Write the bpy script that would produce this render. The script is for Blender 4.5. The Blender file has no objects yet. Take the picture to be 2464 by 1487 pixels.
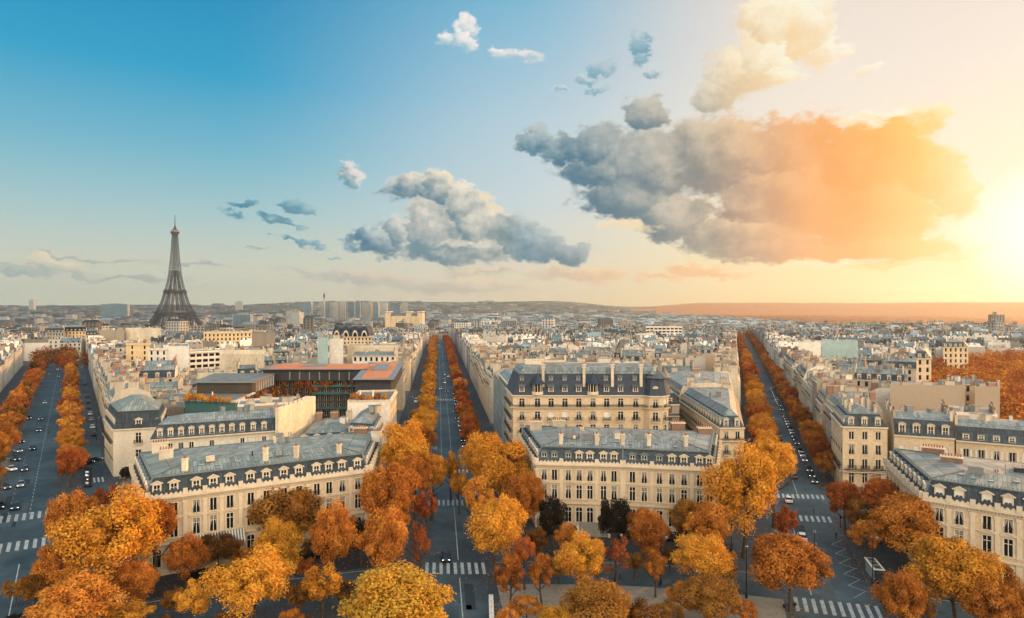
import bpy, math, random
from math import sin, cos, atan2, atan, sqrt, pi, radians
from mathutils import Vector, Matrix
random.seed(7)
sc = bpy.context.scene
COL = sc.collection
# ------------------------------------------------------------------ camera
H = 50.0                       # eye height: the roof terrace of the arch
F, CX, EYE = 1504.0, 1232.0, 736.0   # measured from the photograph (2464 px wide reading)
cd = bpy.data.cameras.new('camera'); cam = bpy.data.objects.new('camera', cd); COL.objects.link(cam)
cam.location = (0, 0, H); cam.rotation_euler = (radians(90), 0, 0)
cd.sensor_width = 36; cd.lens = 36*F/2464; cd.shift_y = -(743.5-EYE)/2464
cd.clip_start = 1; cd.clip_end = 40000
sc.camera = cam
sc.view_settings.view_transform = 'Standard'; sc.view_settings.look = 'None'
sc.view_settings.exposure = 0.0; sc.view_settings.gamma = 1
sc.cycles.max_bounces = 4; sc.cycles.diffuse_bounces = 2; sc.cycles.glossy_bounces = 2
sc.cycles.transmission_bounces = 2; sc.cycles.volume_bounces = 0; sc.cycles.transparent_max_bounces = 4
sc.cycles.use_adaptive_sampling = True; sc.cycles.adaptive_threshold = 0.03
sc.cycles.caustics_reflective = False; sc.cycles.caustics_refractive = False
SUN_AZ, SUN_EL = 54.0, 13.5    # degrees right of the view axis, degrees up

def lin(c):
    return tuple(((v/255)/12.92 if v/255 <= .04045 else ((v/255+.055)/1.055)**2.4) for v in c) + (1,)
# ------------------------------------------------------------------ node helper
class NT:
    def __init__(s, nt): s.nt = nt; s.n = nt.nodes; s.l = nt.links
    def put(s, sock, v):
        if isinstance(v, bpy.types.NodeSocket): s.l.new(v, sock)
        elif v is not None:
            if hasattr(sock.default_value, '__len__'):
                k = len(sock.default_value); v = (v,)*k if not hasattr(v, '__len__') else (tuple(v)+(1,))[:k]
            sock.default_value = v
    def m(s, op, a, b=None, c=None, clamp=False):
        n = s.n.new('ShaderNodeMath'); n.operation = op; n.use_clamp = clamp
        for i, v in enumerate((a, b, c)):
            if v is not None: s.put(n.inputs[i], v)
        return n.outputs[0]
    def vm(s, op, a, b=None):
        n = s.n.new('ShaderNodeVectorMath'); n.operation = op; s.put(n.inputs[0], a)
        if b is not None: s.put(n.inputs[1], b)
        return n.outputs[1] if op in ('DOT_PRODUCT', 'LENGTH') else n.outputs[0]
    def noise(s, vec, scale, detail=4, rough=.55, w=None, color=False):
        n = s.n.new('ShaderNodeTexNoise'); s.put(n.inputs['Vector'], vec)
        n.inputs['Scale'].default_value = scale; n.inputs['Detail'].default_value = detail; n.inputs['Roughness'].default_value = rough
        return n.outputs['Color'] if color else n.outputs[0]
    def ramp(s, f, pts, interp='LINEAR'):
        n = s.n.new('ShaderNodeValToRGB'); s.put(n.inputs[0], f); e = n.color_ramp; e.interpolation = interp
        while len(e.elements) < len(pts): e.elements.new(.5)
        for i, (p, c) in enumerate(pts):
            e.elements[i].position = p; e.elements[i].color = c if len(c) == 4 else tuple(c)+(1,)
        return n.outputs[0]
    def mix(s, f, a, b, mode='MIX'):
        n = s.n.new('ShaderNodeMix'); n.data_type = 'RGBA'; n.blend_type = mode
        s.put(n.inputs[0], f); s.put(n.inputs[6], a); s.put(n.inputs[7], b); return n.outputs[2]
    def rng(s, v, a, b, c=0., d=1., smooth=False):
        n = s.n.new('ShaderNodeMapRange'); n.clamp = True
        if smooth: n.interpolation_type = 'SMOOTHSTEP'
        s.put(n.inputs[0], v)
        for i, x in enumerate((a, b, c, d)): n.inputs[i+1].default_value = x
        return n.outputs[0]
    def curve(s, v, pts):
        n = s.n.new('ShaderNodeFloatCurve'); s.put(n.inputs['Value'], v); c = n.mapping.curves[0]
        n.mapping.use_clip = False
        pts = sorted(pts)
        while len(c.points) < len(pts): c.points.new(.5, .5)
        for p, (x, y) in zip(c.points, pts): p.location = (x, y); p.handle_type = 'VECTOR'
        n.mapping.update(); return n.outputs[0]

# ------------------------------------------------------------------ world
W = bpy.data.worlds.new('World'); sc.world = W; W.use_nodes = True
W.node_tree.nodes.clear(); t = NT(W.node_tree)
def AZ(px): return math.degrees(atan((px-CX)/F))
def EL(px, py): return math.degrees(atan((EYE-py)/sqrt(F*F+(px-CX)**2)))
tc = t.n.new('ShaderNodeTexCoord'); d = tc.outputs['Generated']
sx = t.n.new('ShaderNodeSeparateXYZ'); t.l.new(d, sx.inputs[0]); dx, dy, dz = sx.outputs
az = t.m('MULTIPLY', t.m('ARCTAN2', dx, dy), 180/pi)
el = t.m('MULTIPLY', t.m('ARCSINE', dz), 180/pi)
azn = t.rng(az, -50, 50)            # 0..1 across the part of the sky in front
eln = t.rng(el, 0, 30)
def ax(px): return (AZ(px)+50)/100
L_ = [(0, lin((232,226,190))), (.12, lin((215,218,196))), (.26, lin((170,206,210))), (.42, lin((118,188,210))), (.62, lin((42,164,206))), (.9, lin((4,138,190)))]
M_ = [(0, lin((242,220,176))), (.12, lin((230,222,200))), (.3, lin((206,220,222))), (.55, lin((184,211,224))), (.9, lin((118,186,216)))]
R_ = [(0, lin((255,214,128))), (.1, lin((255,232,170))), (.3, lin((255,240,212))), (.6, lin((246,234,220))), (.9, lin((238,224,214)))]
base = t.mix(t.rng(az, -26, 4, smooth=True), t.ramp(eln, L_), t.ramp(eln, M_))
base = t.mix(t.rng(az, -1, 27, smooth=True), base, t.ramp(eln, R_))
# glow of the sun low at the right
sv = (sin(radians(41))*cos(radians(5)), cos(radians(41))*cos(radians(5)), sin(radians(5)))
cs = t.vm('DOT_PRODUCT', d, sv)
glow = t.rng(cs, .965, 1.0); glow2 = t.rng(cs, .9955, 1.0)
wc = t.vm('MULTIPLY', d, (1, 1, 1.9))

pv = t.n.new('ShaderNodeCombineXYZ'); t.l.new(az, pv.inputs[0]); t.l.new(el, pv.inputs[1]); pv = pv.outputs[0]   # angular position on the sky
def fbm(vec, scale, det, rough, off=(0, 0, 0)):
    return t.noise(t.vm('ADD', vec, off), scale, det, rough)
n1 = fbm(pv, .17, 7, .58); n1b = fbm(pv, .17, 7, .58, (1.0, .8, 0))          # the second sample lies towards the sun
wn = t.n.new('ShaderNodeTexNoise'); t.l.new(pv, wn.inputs['Vector']); wn.inputs['Scale'].default_value = .33; wn.inputs['Detail'].default_value = 3
wn2 = t.n.new('ShaderNodeTexNoise'); t.l.new(t.vm('MULTIPLY', pv, (.7, 1.3, 1)), wn2.inputs['Vector']); wn2.inputs['Scale'].default_value = 1.1; wn2.inputs['Detail'].default_value = 6; wn2.inputs['Roughness'].default_value = .62
wv = t.vm('ADD', t.vm('MULTIPLY', t.vm('SUBTRACT', wn.outputs['Color'], (.5, .5, .5)), (3.0, 2.0, 0)), t.vm('MULTIPLY', t.vm('SUBTRACT', wn2.outputs['Color'], (.5, .5, .5)), (3.4, 1.7, 0)))
pw = t.vm('ADD', pv, wv)
n2 = fbm(pv, .9, 5, .65); n1 = t.m('ADD', n1, t.m('MULTIPLY', t.m('SUBTRACT', n2, .5), .30))
relief = t.m('MULTIPLY', t.m('SUBTRACT', n1, n1b), 1.7)
def clouds(col, blobs, sh, lt, amp, soft, lo, hi, dens=1., flat=0., stretch=None):
    """blobs: (px, py, half width px, half height px, tilt in degrees); soft ellipses on the sky broken up by noise"""
    D = None; Lm = None
    for bl in blobs:
        px, py, rx, ry = bl[:4]; ti = radians(bl[4]) if len(bl) > 4 else 0.
        a0 = AZ(px); e0 = EL(px, py); ca = cos(radians(a0)); kx = 57.3/F*ca*ca; ky = 57.3/F*ca
        rx_, ry_ = rx*kx, ry*ky
        ux, uy = (cos(ti)/rx_, sin(ti)/rx_, 0), (-sin(ti)/ry_, cos(ti)/ry_, 0)
        X = t.m('SUBTRACT', t.vm('DOT_PRODUCT', pw, ux), a0*ux[0]+e0*ux[1]); Y = t.m('SUBTRACT', t.vm('DOT_PRODUCT', pw, uy), a0*uy[0]+e0*uy[1])
        r2 = t.m('MULTIPLY_ADD', X, X, t.m('MULTIPLY', Y, Y)); d_ = t.m('MULTIPLY', t.m('SUBTRACT', 1., t.m('SQRT', r2)), min(1., .45+min(rx_, ry_)*.22))
        l_ = t.m('MULTIPLY_ADD', X, .35, Y)
        if D is None: D, Lm = d_, l_
        else:
            f = t.rng(t.m('SUBTRACT', d_, D), -.15, .15, 0, 1, True)
            Lm = t.m('ADD', Lm, t.m('MULTIPLY', f, t.m('SUBTRACT', l_, Lm))); D = t.m('MAXIMUM', D, d_)
    Dn = t.m('ADD', D, t.m('MULTIPLY', t.m('SUBTRACT', n1, .5), amp))
    mask = t.m('MULTIPLY', t.rng(Dn, .0, soft, 0, 1, True), dens)
    q = t.m('ADD', t.m('MULTIPLY', Lm, .5-flat), relief)
    q = t.m('ADD', q, t.rng(Dn, .28, 0, 0, .35))
    q = t.rng(q, lo, hi, 0, 1, True)
    c = t.mix(q, t.ramp(azn, [(ax(p), lin(k)) for p, k in sh]), t.ramp(azn, [(ax(p), lin(k)) for p, k in lt]))
    return t.mix(mask, col, c)
c = base
# flat bands near the horizon
c = clouds(c, [(90,642,240,13), (330,672,190,10), (250,618,210,9,-3), (470,640,120,9), (860,664,220,19,-3), (1120,686,270,22), (1400,660,200,24), (1180,655,130,12), (1700,650,190,22), (1590,668,120,14), (2200,628,230,14,5), (2380,596,90,10,8), (2150,300,150,34), (2255,290,60,34), (620,600,60,5)],
          [(0,(152,176,172)),(365,(172,182,172)),(620,(150,176,178)),(860,(192,190,176)),(1300,(212,194,170)),(1600,(250,184,132)),(2150,(255,204,110)),(2400,(255,214,110))],
          [(0,(240,222,192)),(365,(220,214,192)),(620,(216,214,200)),(860,(232,216,190)),(1300,(250,226,188)),(1600,(255,216,158)),(2150,(255,242,206)),(2400,(255,232,160))], 1.0, .4, -.35, .5, 1.)
# the middle cumulus, the big cloud on the right and the small ones at the left
c = clouds(c, [(60,650,80,18), (120,640,60,24), (180,650,40,24), (215,662,50,12), (586,490,58,11,-6), (560,508,42,12), (712,499,58,14,-10), (650,524,50,9,-12), (690,542,50,8,-12), (752,588,46,14), (700,582,50,7,-15), (795,618,36,7),
              (862,560,42,30), (905,585,80,40), (945,560,40,50), (985,450,62,44), (1050,450,60,50), (1040,540,80,100), (1110,500,80,75), (1150,540,80,80), (1120,600,140,48), (1230,560,70,60), (1290,590,80,50), (1370,610,70,36),
              (1290,340,52,34), (1360,355,70,42), (1440,350,90,55), (1450,420,110,48,-10), (1560,275,76,48), (1560,400,170,100), (1500,470,150,70), (1700,380,170,110), (1790,560,200,60), (1620,520,120,60), (1880,360,170,100), (1900,480,200,120), (2080,390,170,100), (2080,510,200,100), (2240,410,110,70), (2290,460,70,80), (2130,600,240,34), (1850,590,220,42), (2370,575,50,22)],
          [(0,(150,178,176)),(180,(186,196,180)),(560,(48,128,156)),(740,(80,146,168)),(880,(40,112,142)),(1020,(58,122,146)),(1200,(100,134,142)),(1262,(58,124,150)),(1400,(48,110,136)),(1560,(84,120,134)),(1700,(132,132,128)),(1820,(186,148,124)),(1950,(246,164,92)),(2080,(254,168,70)),(2220,(255,186,56)),(2350,(255,206,104))],
          [(0,(248,230,196)),(180,(244,228,196)),(560,(110,172,190)),(740,(160,196,202)),(880,(186,208,210)),(1000,(246,234,214)),(1150,(255,244,222)),(1262,(196,208,208)),(1400,(170,186,186)),(1560,(206,200,186)),(1700,(222,202,172)),(1820,(242,196,148)),(1950,(255,184,120)),(2080,(255,184,96)),(2220,(255,204,90)),(2350,(255,236,170))], 1.0, .24, -.45, .58, flat=.08)
c = clouds(c, [(1400,420,120,16,-8), (1580,455,190,20,-12), (1740,505,160,16,-14), (1060,600,170,16)],
          [(0,(60,130,155)),(1200,(84,130,144)),(1400,(52,112,138)),(1600,(92,118,128)),(1800,(168,130,112)),(2000,(236,146,92))], [(0,(80,140,160)),(1200,(112,148,156)),(1400,(84,130,148)),(1600,(122,136,138)),(1800,(190,150,124)),(2000,(246,168,110))], 1.1, .6, -.35, .6, .8)
# bright broken rims
c = clouds(c, [(1095,430,60,14,-20), (1175,480,70,16,-40), (1480,545,110,20), (2100,285,130,16,-5), (1900,640,230,8,2), (2330,560,70,40)],
          [(0,(244,226,196)),(1400,(246,224,186)),(1700,(255,222,160)),(2200,(255,240,205))], [(0,(255,246,226)),(1400,(255,240,212)),(1700,(255,236,190)),(2200,(255,250,232))], 1.3, .4, -.3, .6, .85)
# high clouds
c = clouds(c, [(1078,98,36,22,-10), (1110,90,34,34), (1132,60,22,26), (1210,128,44,16), (1270,138,60,14,-8), (1450,160,42,28), (1415,190,40,14), (1340,214,40,12), (1440,210,34,9), (1546,110,30,34), (1540,150,26,26), (1560,190,30,12), (850,418,36,28,-20), (835,398,26,14),
              (1720,230,60,54,40), (1760,180,70,70,30), (1830,140,90,90), (1850,50,80,80), (1930,60,90,90), (1960,120,60,60), (1880,190,60,30), (1990,30,40,60), (2030,120,38,18), (2085,168,50,14)],
          [(850,(96,154,172)),(1040,(160,200,215)),(1200,(176,204,216)),(1430,(120,172,190)),(1560,(100,156,176)),(1690,(168,168,160)),(1760,(226,200,162)),(1900,(250,216,164)),(2000,(250,226,190))],
          [(850,(236,230,222)),(1040,(255,246,238)),(1200,(252,244,238)),(1430,(196,212,218)),(1560,(140,182,198)),(1690,(226,212,188)),(1760,(255,238,204)),(1900,(255,248,220)),(2000,(255,248,226))], 1.1, .36, -.4, .35)
c = t.mix(t.m('MULTIPLY', t.m('POWER', glow, 2.0), .42), c, (1.15, .98, .70, 1))
c = t.mix(glow2, c, (1.3, 1.22, 1.05, 1))
# the sky overhead and behind the viewer: added fill, bright behind to light the facades
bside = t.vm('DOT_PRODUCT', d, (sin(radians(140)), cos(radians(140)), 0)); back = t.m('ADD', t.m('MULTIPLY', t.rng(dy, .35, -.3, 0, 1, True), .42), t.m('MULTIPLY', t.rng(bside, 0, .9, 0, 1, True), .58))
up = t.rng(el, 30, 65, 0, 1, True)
BACK_FILL, ZEN = (4.8, 3.8, 2.7, 1), (.52, .74, .90, 1)
c = t.mix(t.m('MULTIPLY', back, t.rng(el, -2, 10)), c, BACK_FILL)
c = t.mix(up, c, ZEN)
c = t.mix(t.rng(el, -1, -6), c, (.10, .11, .12, 1))
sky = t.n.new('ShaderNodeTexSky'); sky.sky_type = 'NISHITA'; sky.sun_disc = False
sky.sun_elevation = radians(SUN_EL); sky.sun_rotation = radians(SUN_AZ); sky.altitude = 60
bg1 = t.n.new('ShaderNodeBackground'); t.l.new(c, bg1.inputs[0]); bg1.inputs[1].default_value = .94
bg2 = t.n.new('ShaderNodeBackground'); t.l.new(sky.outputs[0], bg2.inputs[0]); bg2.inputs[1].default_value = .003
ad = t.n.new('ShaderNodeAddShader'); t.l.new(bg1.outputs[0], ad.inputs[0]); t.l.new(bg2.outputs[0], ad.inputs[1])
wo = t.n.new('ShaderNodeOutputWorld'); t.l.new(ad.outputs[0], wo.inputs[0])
W.cycles.sampling_method = 'MANUAL'; W.cycles.sample_map_resolution = 512
# ------------------------------------------------------------------ sun
sd = bpy.data.lights.new('sun', 'SUN'); sd.energy = 5.0; sd.angle = radians(.6); sd.color = (1, .46, .15)
sun = bpy.data.objects.new('sun', sd); COL.objects.link(sun)
sdir = Vector((sin(radians(SUN_AZ))*cos(radians(SUN_EL)), cos(radians(SUN_AZ))*cos(radians(SUN_EL)), sin(radians(SUN_EL))))
sun.rotation_euler = sdir.to_track_quat('Z', 'Y').to_euler()

# ------------------------------------------------------------------ materials
MAT = {}
def mat(name, col, rough=.8, metal=0., var=.12, scale=.25, tint=0., col2=None, streak=False, emis=None, attr=False, uvfx=None, spec=.3, isl=False, bump=0):
    m = bpy.data.materials.new(name); m.use_nodes = True; t = NT(m.node_tree); m.node_tree.nodes.clear()
    out = t.n.new('ShaderNodeOutputMaterial'); p = t.n.new('ShaderNodeBsdfPrincipled'); t.l.new(p.outputs[0], out.inputs[0])
    p.inputs['Roughness'].default_value = rough; p.inputs['Metallic'].default_value = metal
    p.inputs['Specular IOR Level'].default_value = spec
    geo = t.n.new('ShaderNodeNewGeometry'); pos = geo.outputs['Position']
    v = t.vm('MULTIPLY', pos, (1, 1, .25)) if streak else pos
    n = t.noise(v, scale, 5, .65)
    c4 = tuple(col)+(1,)
    if col2 is not None: c = t.mix(t.rng(n, .35, .65), c4, tuple(col2)+(1,))
    else: c = c4
    k = t.rng(n, .25, .75, 1-var, 1+var)
    n2 = t.noise(pos, scale*9, 3, .6); k = t.m('MULTIPLY', k, t.rng(n2, .3, .7, 1-var*.6, 1+var*.6))
    if tint:
        oi = t.n.new('ShaderNodeObjectInfo'); k = t.m('MULTIPLY', k, t.rng(oi.outputs['Random'], 0, 1, 1-tint, 1+tint))
    if isl:
        k = t.m('MULTIPLY', k, t.rng(geo.outputs['Random Per Island'], 0, 1, 1-isl, 1+isl))
    if attr:
        at = t.n.new('ShaderNodeAttribute'); at.attribute_name = 'tint'; c = t.mix(1.0, c, at.outputs['Color'], 'MULTIPLY')
    if uvfx:
        uv = t.n.new('ShaderNodeUVMap'); uv.uv_map = 'UVMap'; s3 = t.n.new('ShaderNodeSeparateXYZ'); t.l.new(uv.outputs[0], s3.inputs[0]); u, w_ = s3.outputs[0], s3.outputs[1]
        def stripe(x, per, wid):
            return t.m('LESS_THAN', t.m('FRACT', t.m('DIVIDE', x, per)), wid)
        if uvfx[0] == 'seam':
            s_ = t.m('MAXIMUM', stripe(u, uvfx[1], .12), stripe(w_, 3.1, .05))
            pan = t.m('FLOOR', t.m('DIVIDE', u, uvfx[1])); wn = t.n.new('ShaderNodeTexWhiteNoise'); wn.noise_dimensions = '2D'
            cb = t.n.new('ShaderNodeCombineXYZ'); t.l.new(pan, cb.inputs[0]); t.l.new(t.m('FLOOR', t.m('DIVIDE', w_, 3.1)), cb.inputs[1]); t.l.new(cb.outputs[0], wn.inputs['Vector'])
            k = t.m('MULTIPLY', k, t.rng(wn.outputs[0], 0, 1, .7, 1.3)); k = t.m('MULTIPLY', k, t.m('SUBTRACT', 1, t.m('MULTIPLY', s_, .55)))
        elif uvfx[0] == 'win':     # far facades: rows of window openings
            bu = t.m('FRACT', t.m('DIVIDE', u, uvfx[1])); bw = t.m('FRACT', t.m('DIVIDE', w_, uvfx[2]))
            on = t.m('MULTIPLY', t.m('LESS_THAN', t.m('ABSOLUTE', t.m('SUBTRACT', bu, .5)), .22), t.m('LESS_THAN', t.m('ABSOLUTE', t.m('SUBTRACT', bw, .5)), .3))
            c = t.mix(on, c, (.02, .025, .03, 1))
        elif uvfx[0] == 'course':
            s_ = stripe(w_, .45, .10); k = t.m('MULTIPLY', k, t.m('SUBTRACT', 1, t.m('MULTIPLY', s_, .12)))
        elif uvfx[0] == 'stripe':
            c = t.mix(stripe(u, uvfx[1], .5), c, tuple(uvfx[2])+(1,))
    hs = t.n.new('ShaderNodeVectorMath'); hs.operation = 'SCALE'; t.put(hs.inputs[0], c); t.l.new(k, hs.inputs['Scale'])
    t.l.new(hs.outputs[0], p.inputs['Base Color'])
    if bump:
        b = t.n.new('ShaderNodeBump'); b.inputs['Distance'].default_value = bump; b.inputs['Strength'].default_value = .6
        t.l.new(n2, b.inputs['Height']); t.l.new(b.outputs[0], p.inputs['Normal'])
    if emis:
        p.inputs['Emission Color'].default_value = tuple(emis[0])+(1,); p.inputs['Emission Strength'].default_value = emis[1]
    MAT[name] = m; return m
mat('stone', (.59,.465,.315), .85, var=.22, scale=.18, tint=.10, streak=True, uvfx=('course',))
mat('stone_pale', (.55,.50,.42), .85, var=.14, scale=.2, tint=.12, streak=True, uvfx=('course',))
mat('stone_grey', (.36,.35,.32), .85, var=.2, scale=.2, tint=.15, streak=True, uvfx=('course',))
mat('render_white', (.64,.61,.55), .8, var=.2, scale=.12, tint=.06, streak=True)
mat('render_cream', (.56,.49,.38), .85, var=.26, scale=.15, tint=.14, streak=True)
mat('render_brown', (.27,.235,.19), .85, var=.2, scale=.15, tint=.2, streak=True)
mat('gold_render', (.66,.50,.29), .85, var=.12, scale=.15, streak=True)  # low golden sunlight on these walls is put into the colour
mat('trim', (.62,.53,.40), .8, var=.12, scale=.5, tint=.06)
mat('rubble', (.44,.36,.27), .95, var=.5, scale=1.6, col2=(.24,.19,.15), isl=.2)
mat('zinc', (.19,.22,.225), .6, metal=.15, var=.3, scale=.12, tint=.18, uvfx=('seam', .65), spec=.4)
mat('zinc_light', (.21,.245,.245), .6, metal=.15, var=.2, scale=.12, tint=.15, uvfx=('seam', .65))
mat('zinc_green', (.22,.26,.25), .6, metal=.2, var=.2, scale=.14, uvfx=('seam', .75))
mat('slate', (.028,.045,.062), .6, var=.45, scale=.3, tint=.3, uvfx=('seam', .5))
mat('slate_navy', (.022,.036,.062), .55, var=.2, scale=.4)
mat('frame_white', (.72,.70,.64), .6, var=.05)
mat('glass_dark', (.008,.010,.013), .12, var=.0, spec=.5)
mat('curtain', (.30,.28,.25), .9)
mat('shutter', (.62,.60,.54), .8)
mat('iron', (.018,.022,.028), .5)
mat('lead', (.15,.19,.20), .5, var=.2)
mat('terracotta', (.30,.13,.075), .9, var=.3, scale=2, isl=.3)
mat('chimney_stone', (.46,.40,.31), .9, var=.25, scale=.6, tint=.2, streak=True)
mat('chimney_brick', (.25,.15,.11), .9, var=.25, scale=1, tint=.2)
mat('asphalt', (.024,.044,.062), .7, var=.34, scale=.045, col2=(.058,.092,.108), spec=.4)
mat('pavement', (.052,.062,.072), .85, var=.2, scale=.12)  # darkened all over to stand in for shade under the trees
mat('pale_paving', (.30,.27,.22), .9, var=.25, scale=.08, col2=(.20,.19,.17))
mat('earth', (.03,.032,.036), .95, var=.3, scale=.02)
mat('ground_city', (.12,.125,.12), .95, var=.4, scale=.01)
mat('kerb_stone', (.30,.30,.28), .8)
mat('road_paint', (.38,.42,.42), .7, var=.45, scale=1.2)
mat('hill_green', (.03,.055,.05), .95, var=.5, scale=.004, col2=(.05,.07,.055))
mat('woods_far', (.40,.15,.03), .95, var=.5, scale=.02, col2=(.28,.085,.02)); mat('eiffel_iron', (.036,.038,.046), .55, var=.15, scale=.05)  # woods_far: autumn tone with the orange light of the haze put in
mat('bark', (.07,.05,.035), .9, var=.3, scale=2)
mat('black_metal', (.012,.013,.016), .4)
mat('grey_metal', (.22,.24,.25), .45, metal=.4)
mat('orange_deck', (.62,.19,.06), .85, var=.4, scale=.35, col2=(.30,.19,.13))
mat('teal_glass', (.05,.13,.13), .2, var=.1, spec=.5)
mat('pale_glass', (.30,.42,.43), .25, var=.15, scale=.3, spec=.5)
mat('net', (.30,.41,.45), .85, var=.2, scale=.3, uvfx=('seam', 2.2))
mat('dark_wall', (.035,.035,.04), .6, var=.3, scale=.3)
mat('courtyard', (.06,.05,.042), .8, var=.3, scale=.2)
mat('far_wall', (.36,.355,.34), .9, var=.2, scale=.02, attr=True, uvfx=('win', 4.2, 3.4))
mat('far_roof', (.10,.14,.165), .7, var=.3, scale=.02, attr=True)
mat('mid_wall', (.47,.455,.42), .9, var=.2, scale=.1, attr=True, streak=True)
mat('mid_roof', (.10,.15,.18), .65, metal=.1, var=.2, scale=.1, attr=True, uvfx=('seam', .8))
mat('mid_slate', (.04,.06,.08), .5, var=.3, scale=.2, attr=True)
mat('tower_glass', (.10,.16,.20), .3, var=.3, scale=.05, uvfx=('win', 3.0, 3.2), tint=.4)
mat('tower_pale', (.36,.38,.36), .7, var=.2, scale=.05, uvfx=('win', 3.4, 3.2), tint=.2)
mat('awning', (.55,.55,.5), .8, uvfx=('stripe', .5, (.10,.11,.12)))
mat('skin', (.45,.28,.2), .6); mat('cloth_dark', (.03,.035,.05), .9); mat('hair', (.03,.02,.015), .8)
mat('lamp_white', (.9,.9,.8), .4, emis=((1,.95,.8), 5.0))
mat('tail_red', (.5,.02,.02), .4, emis=((1,.05,.02), .8))
mat('screen', (.05,.05,.06), .4)
mat('red_paint', (.40,.03,.03), .6)
for n_, c_ in (('car_black', (.010,.011,.014)), ('car_silver', (.36,.38,.40)), ('car_white', (.72,.73,.73)), ('car_grey', (.10,.11,.125)), ('car_navy', (.018,.028,.06)), ('car_red', (.25,.02,.02))):
    mat(n_, c_, .22, metal=.3 if n_ in ('car_silver', 'car_grey') else 0, var=.02, spec=.6)
mat('rubber', (.012,.012,.012), .8); mat('vines', (.22,.085,.03), .95, var=.5, scale=.8, col2=(.10,.05,.03))

def leafmat(name, c1, c2, c3, trans=.35):
    m = bpy.data.materials.new(name); m.use_nodes = True; t = NT(m.node_tree); m.node_tree.nodes.clear()
    out = t.n.new('ShaderNodeOutputMaterial'); df = t.n.new('ShaderNodeBsdfDiffuse'); tr = t.n.new('ShaderNodeBsdfTranslucent')
    mx = t.n.new('ShaderNodeMixShader'); mx.inputs[0].default_value = trans
    geo = t.n.new('ShaderNodeNewGeometry'); oi = t.n.new('ShaderNodeObjectInfo')
    r = oi.outputs['Random']; isl = geo.outputs['Random Per Island']
    n = t.noise(geo.outputs['Position'], .22, 3, .6)
    f = t.m('ADD', t.m('ADD', t.m('MULTIPLY', t.m('SUBTRACT', n, .5), 1.5), t.m('MULTIPLY', t.m('SUBTRACT', t.noise(geo.outputs['Position'], .8, 3, .6), .5), 1.5)), t.m('ADD', t.m('MULTIPLY', r, .6), t.m('ADD', .1, t.m('MULTIPLY', isl, .22))))
    col = t.ramp(f, [(0, tuple(c1)), (.5, tuple(c2)), (1, tuple(c3))])
    k = t.rng(t.m('FRACT', t.m('MULTIPLY', isl, 7.31)), 0, 1, .8, 1.2)
    hs = t.n.new('ShaderNodeVectorMath'); hs.operation = 'SCALE'; t.put(hs.inputs[0], col); t.l.new(k, hs.inputs['Scale'])
    t.l.new(hs.outputs[0], df.inputs[0]); t.l.new(hs.outputs[0], tr.inputs[0])
    t.l.new(df.outputs[0], mx.inputs[1]); t.l.new(tr.outputs[0], mx.inputs[2]); t.l.new(mx.outputs[0], out.inputs[0])
    MAT[name] = m
leafmat('leaf_gold', (.32,.13,.022), (.60,.26,.035), (.78,.40,.06), .25)
leafmat('leaf_orange', (.22,.075,.02), (.50,.18,.035), (.72,.34,.065), .25)
leafmat('leaf_rust', (.20,.05,.02), (.42,.115,.03), (.58,.21,.05), .25)
leafmat('leaf_brown', (.10,.045,.016), (.26,.115,.028), (.46,.23,.05))
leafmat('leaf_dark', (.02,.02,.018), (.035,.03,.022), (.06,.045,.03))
leafmat('leaf_olive', (.36,.16,.025), (.58,.29,.04), (.62,.40,.065))

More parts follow.
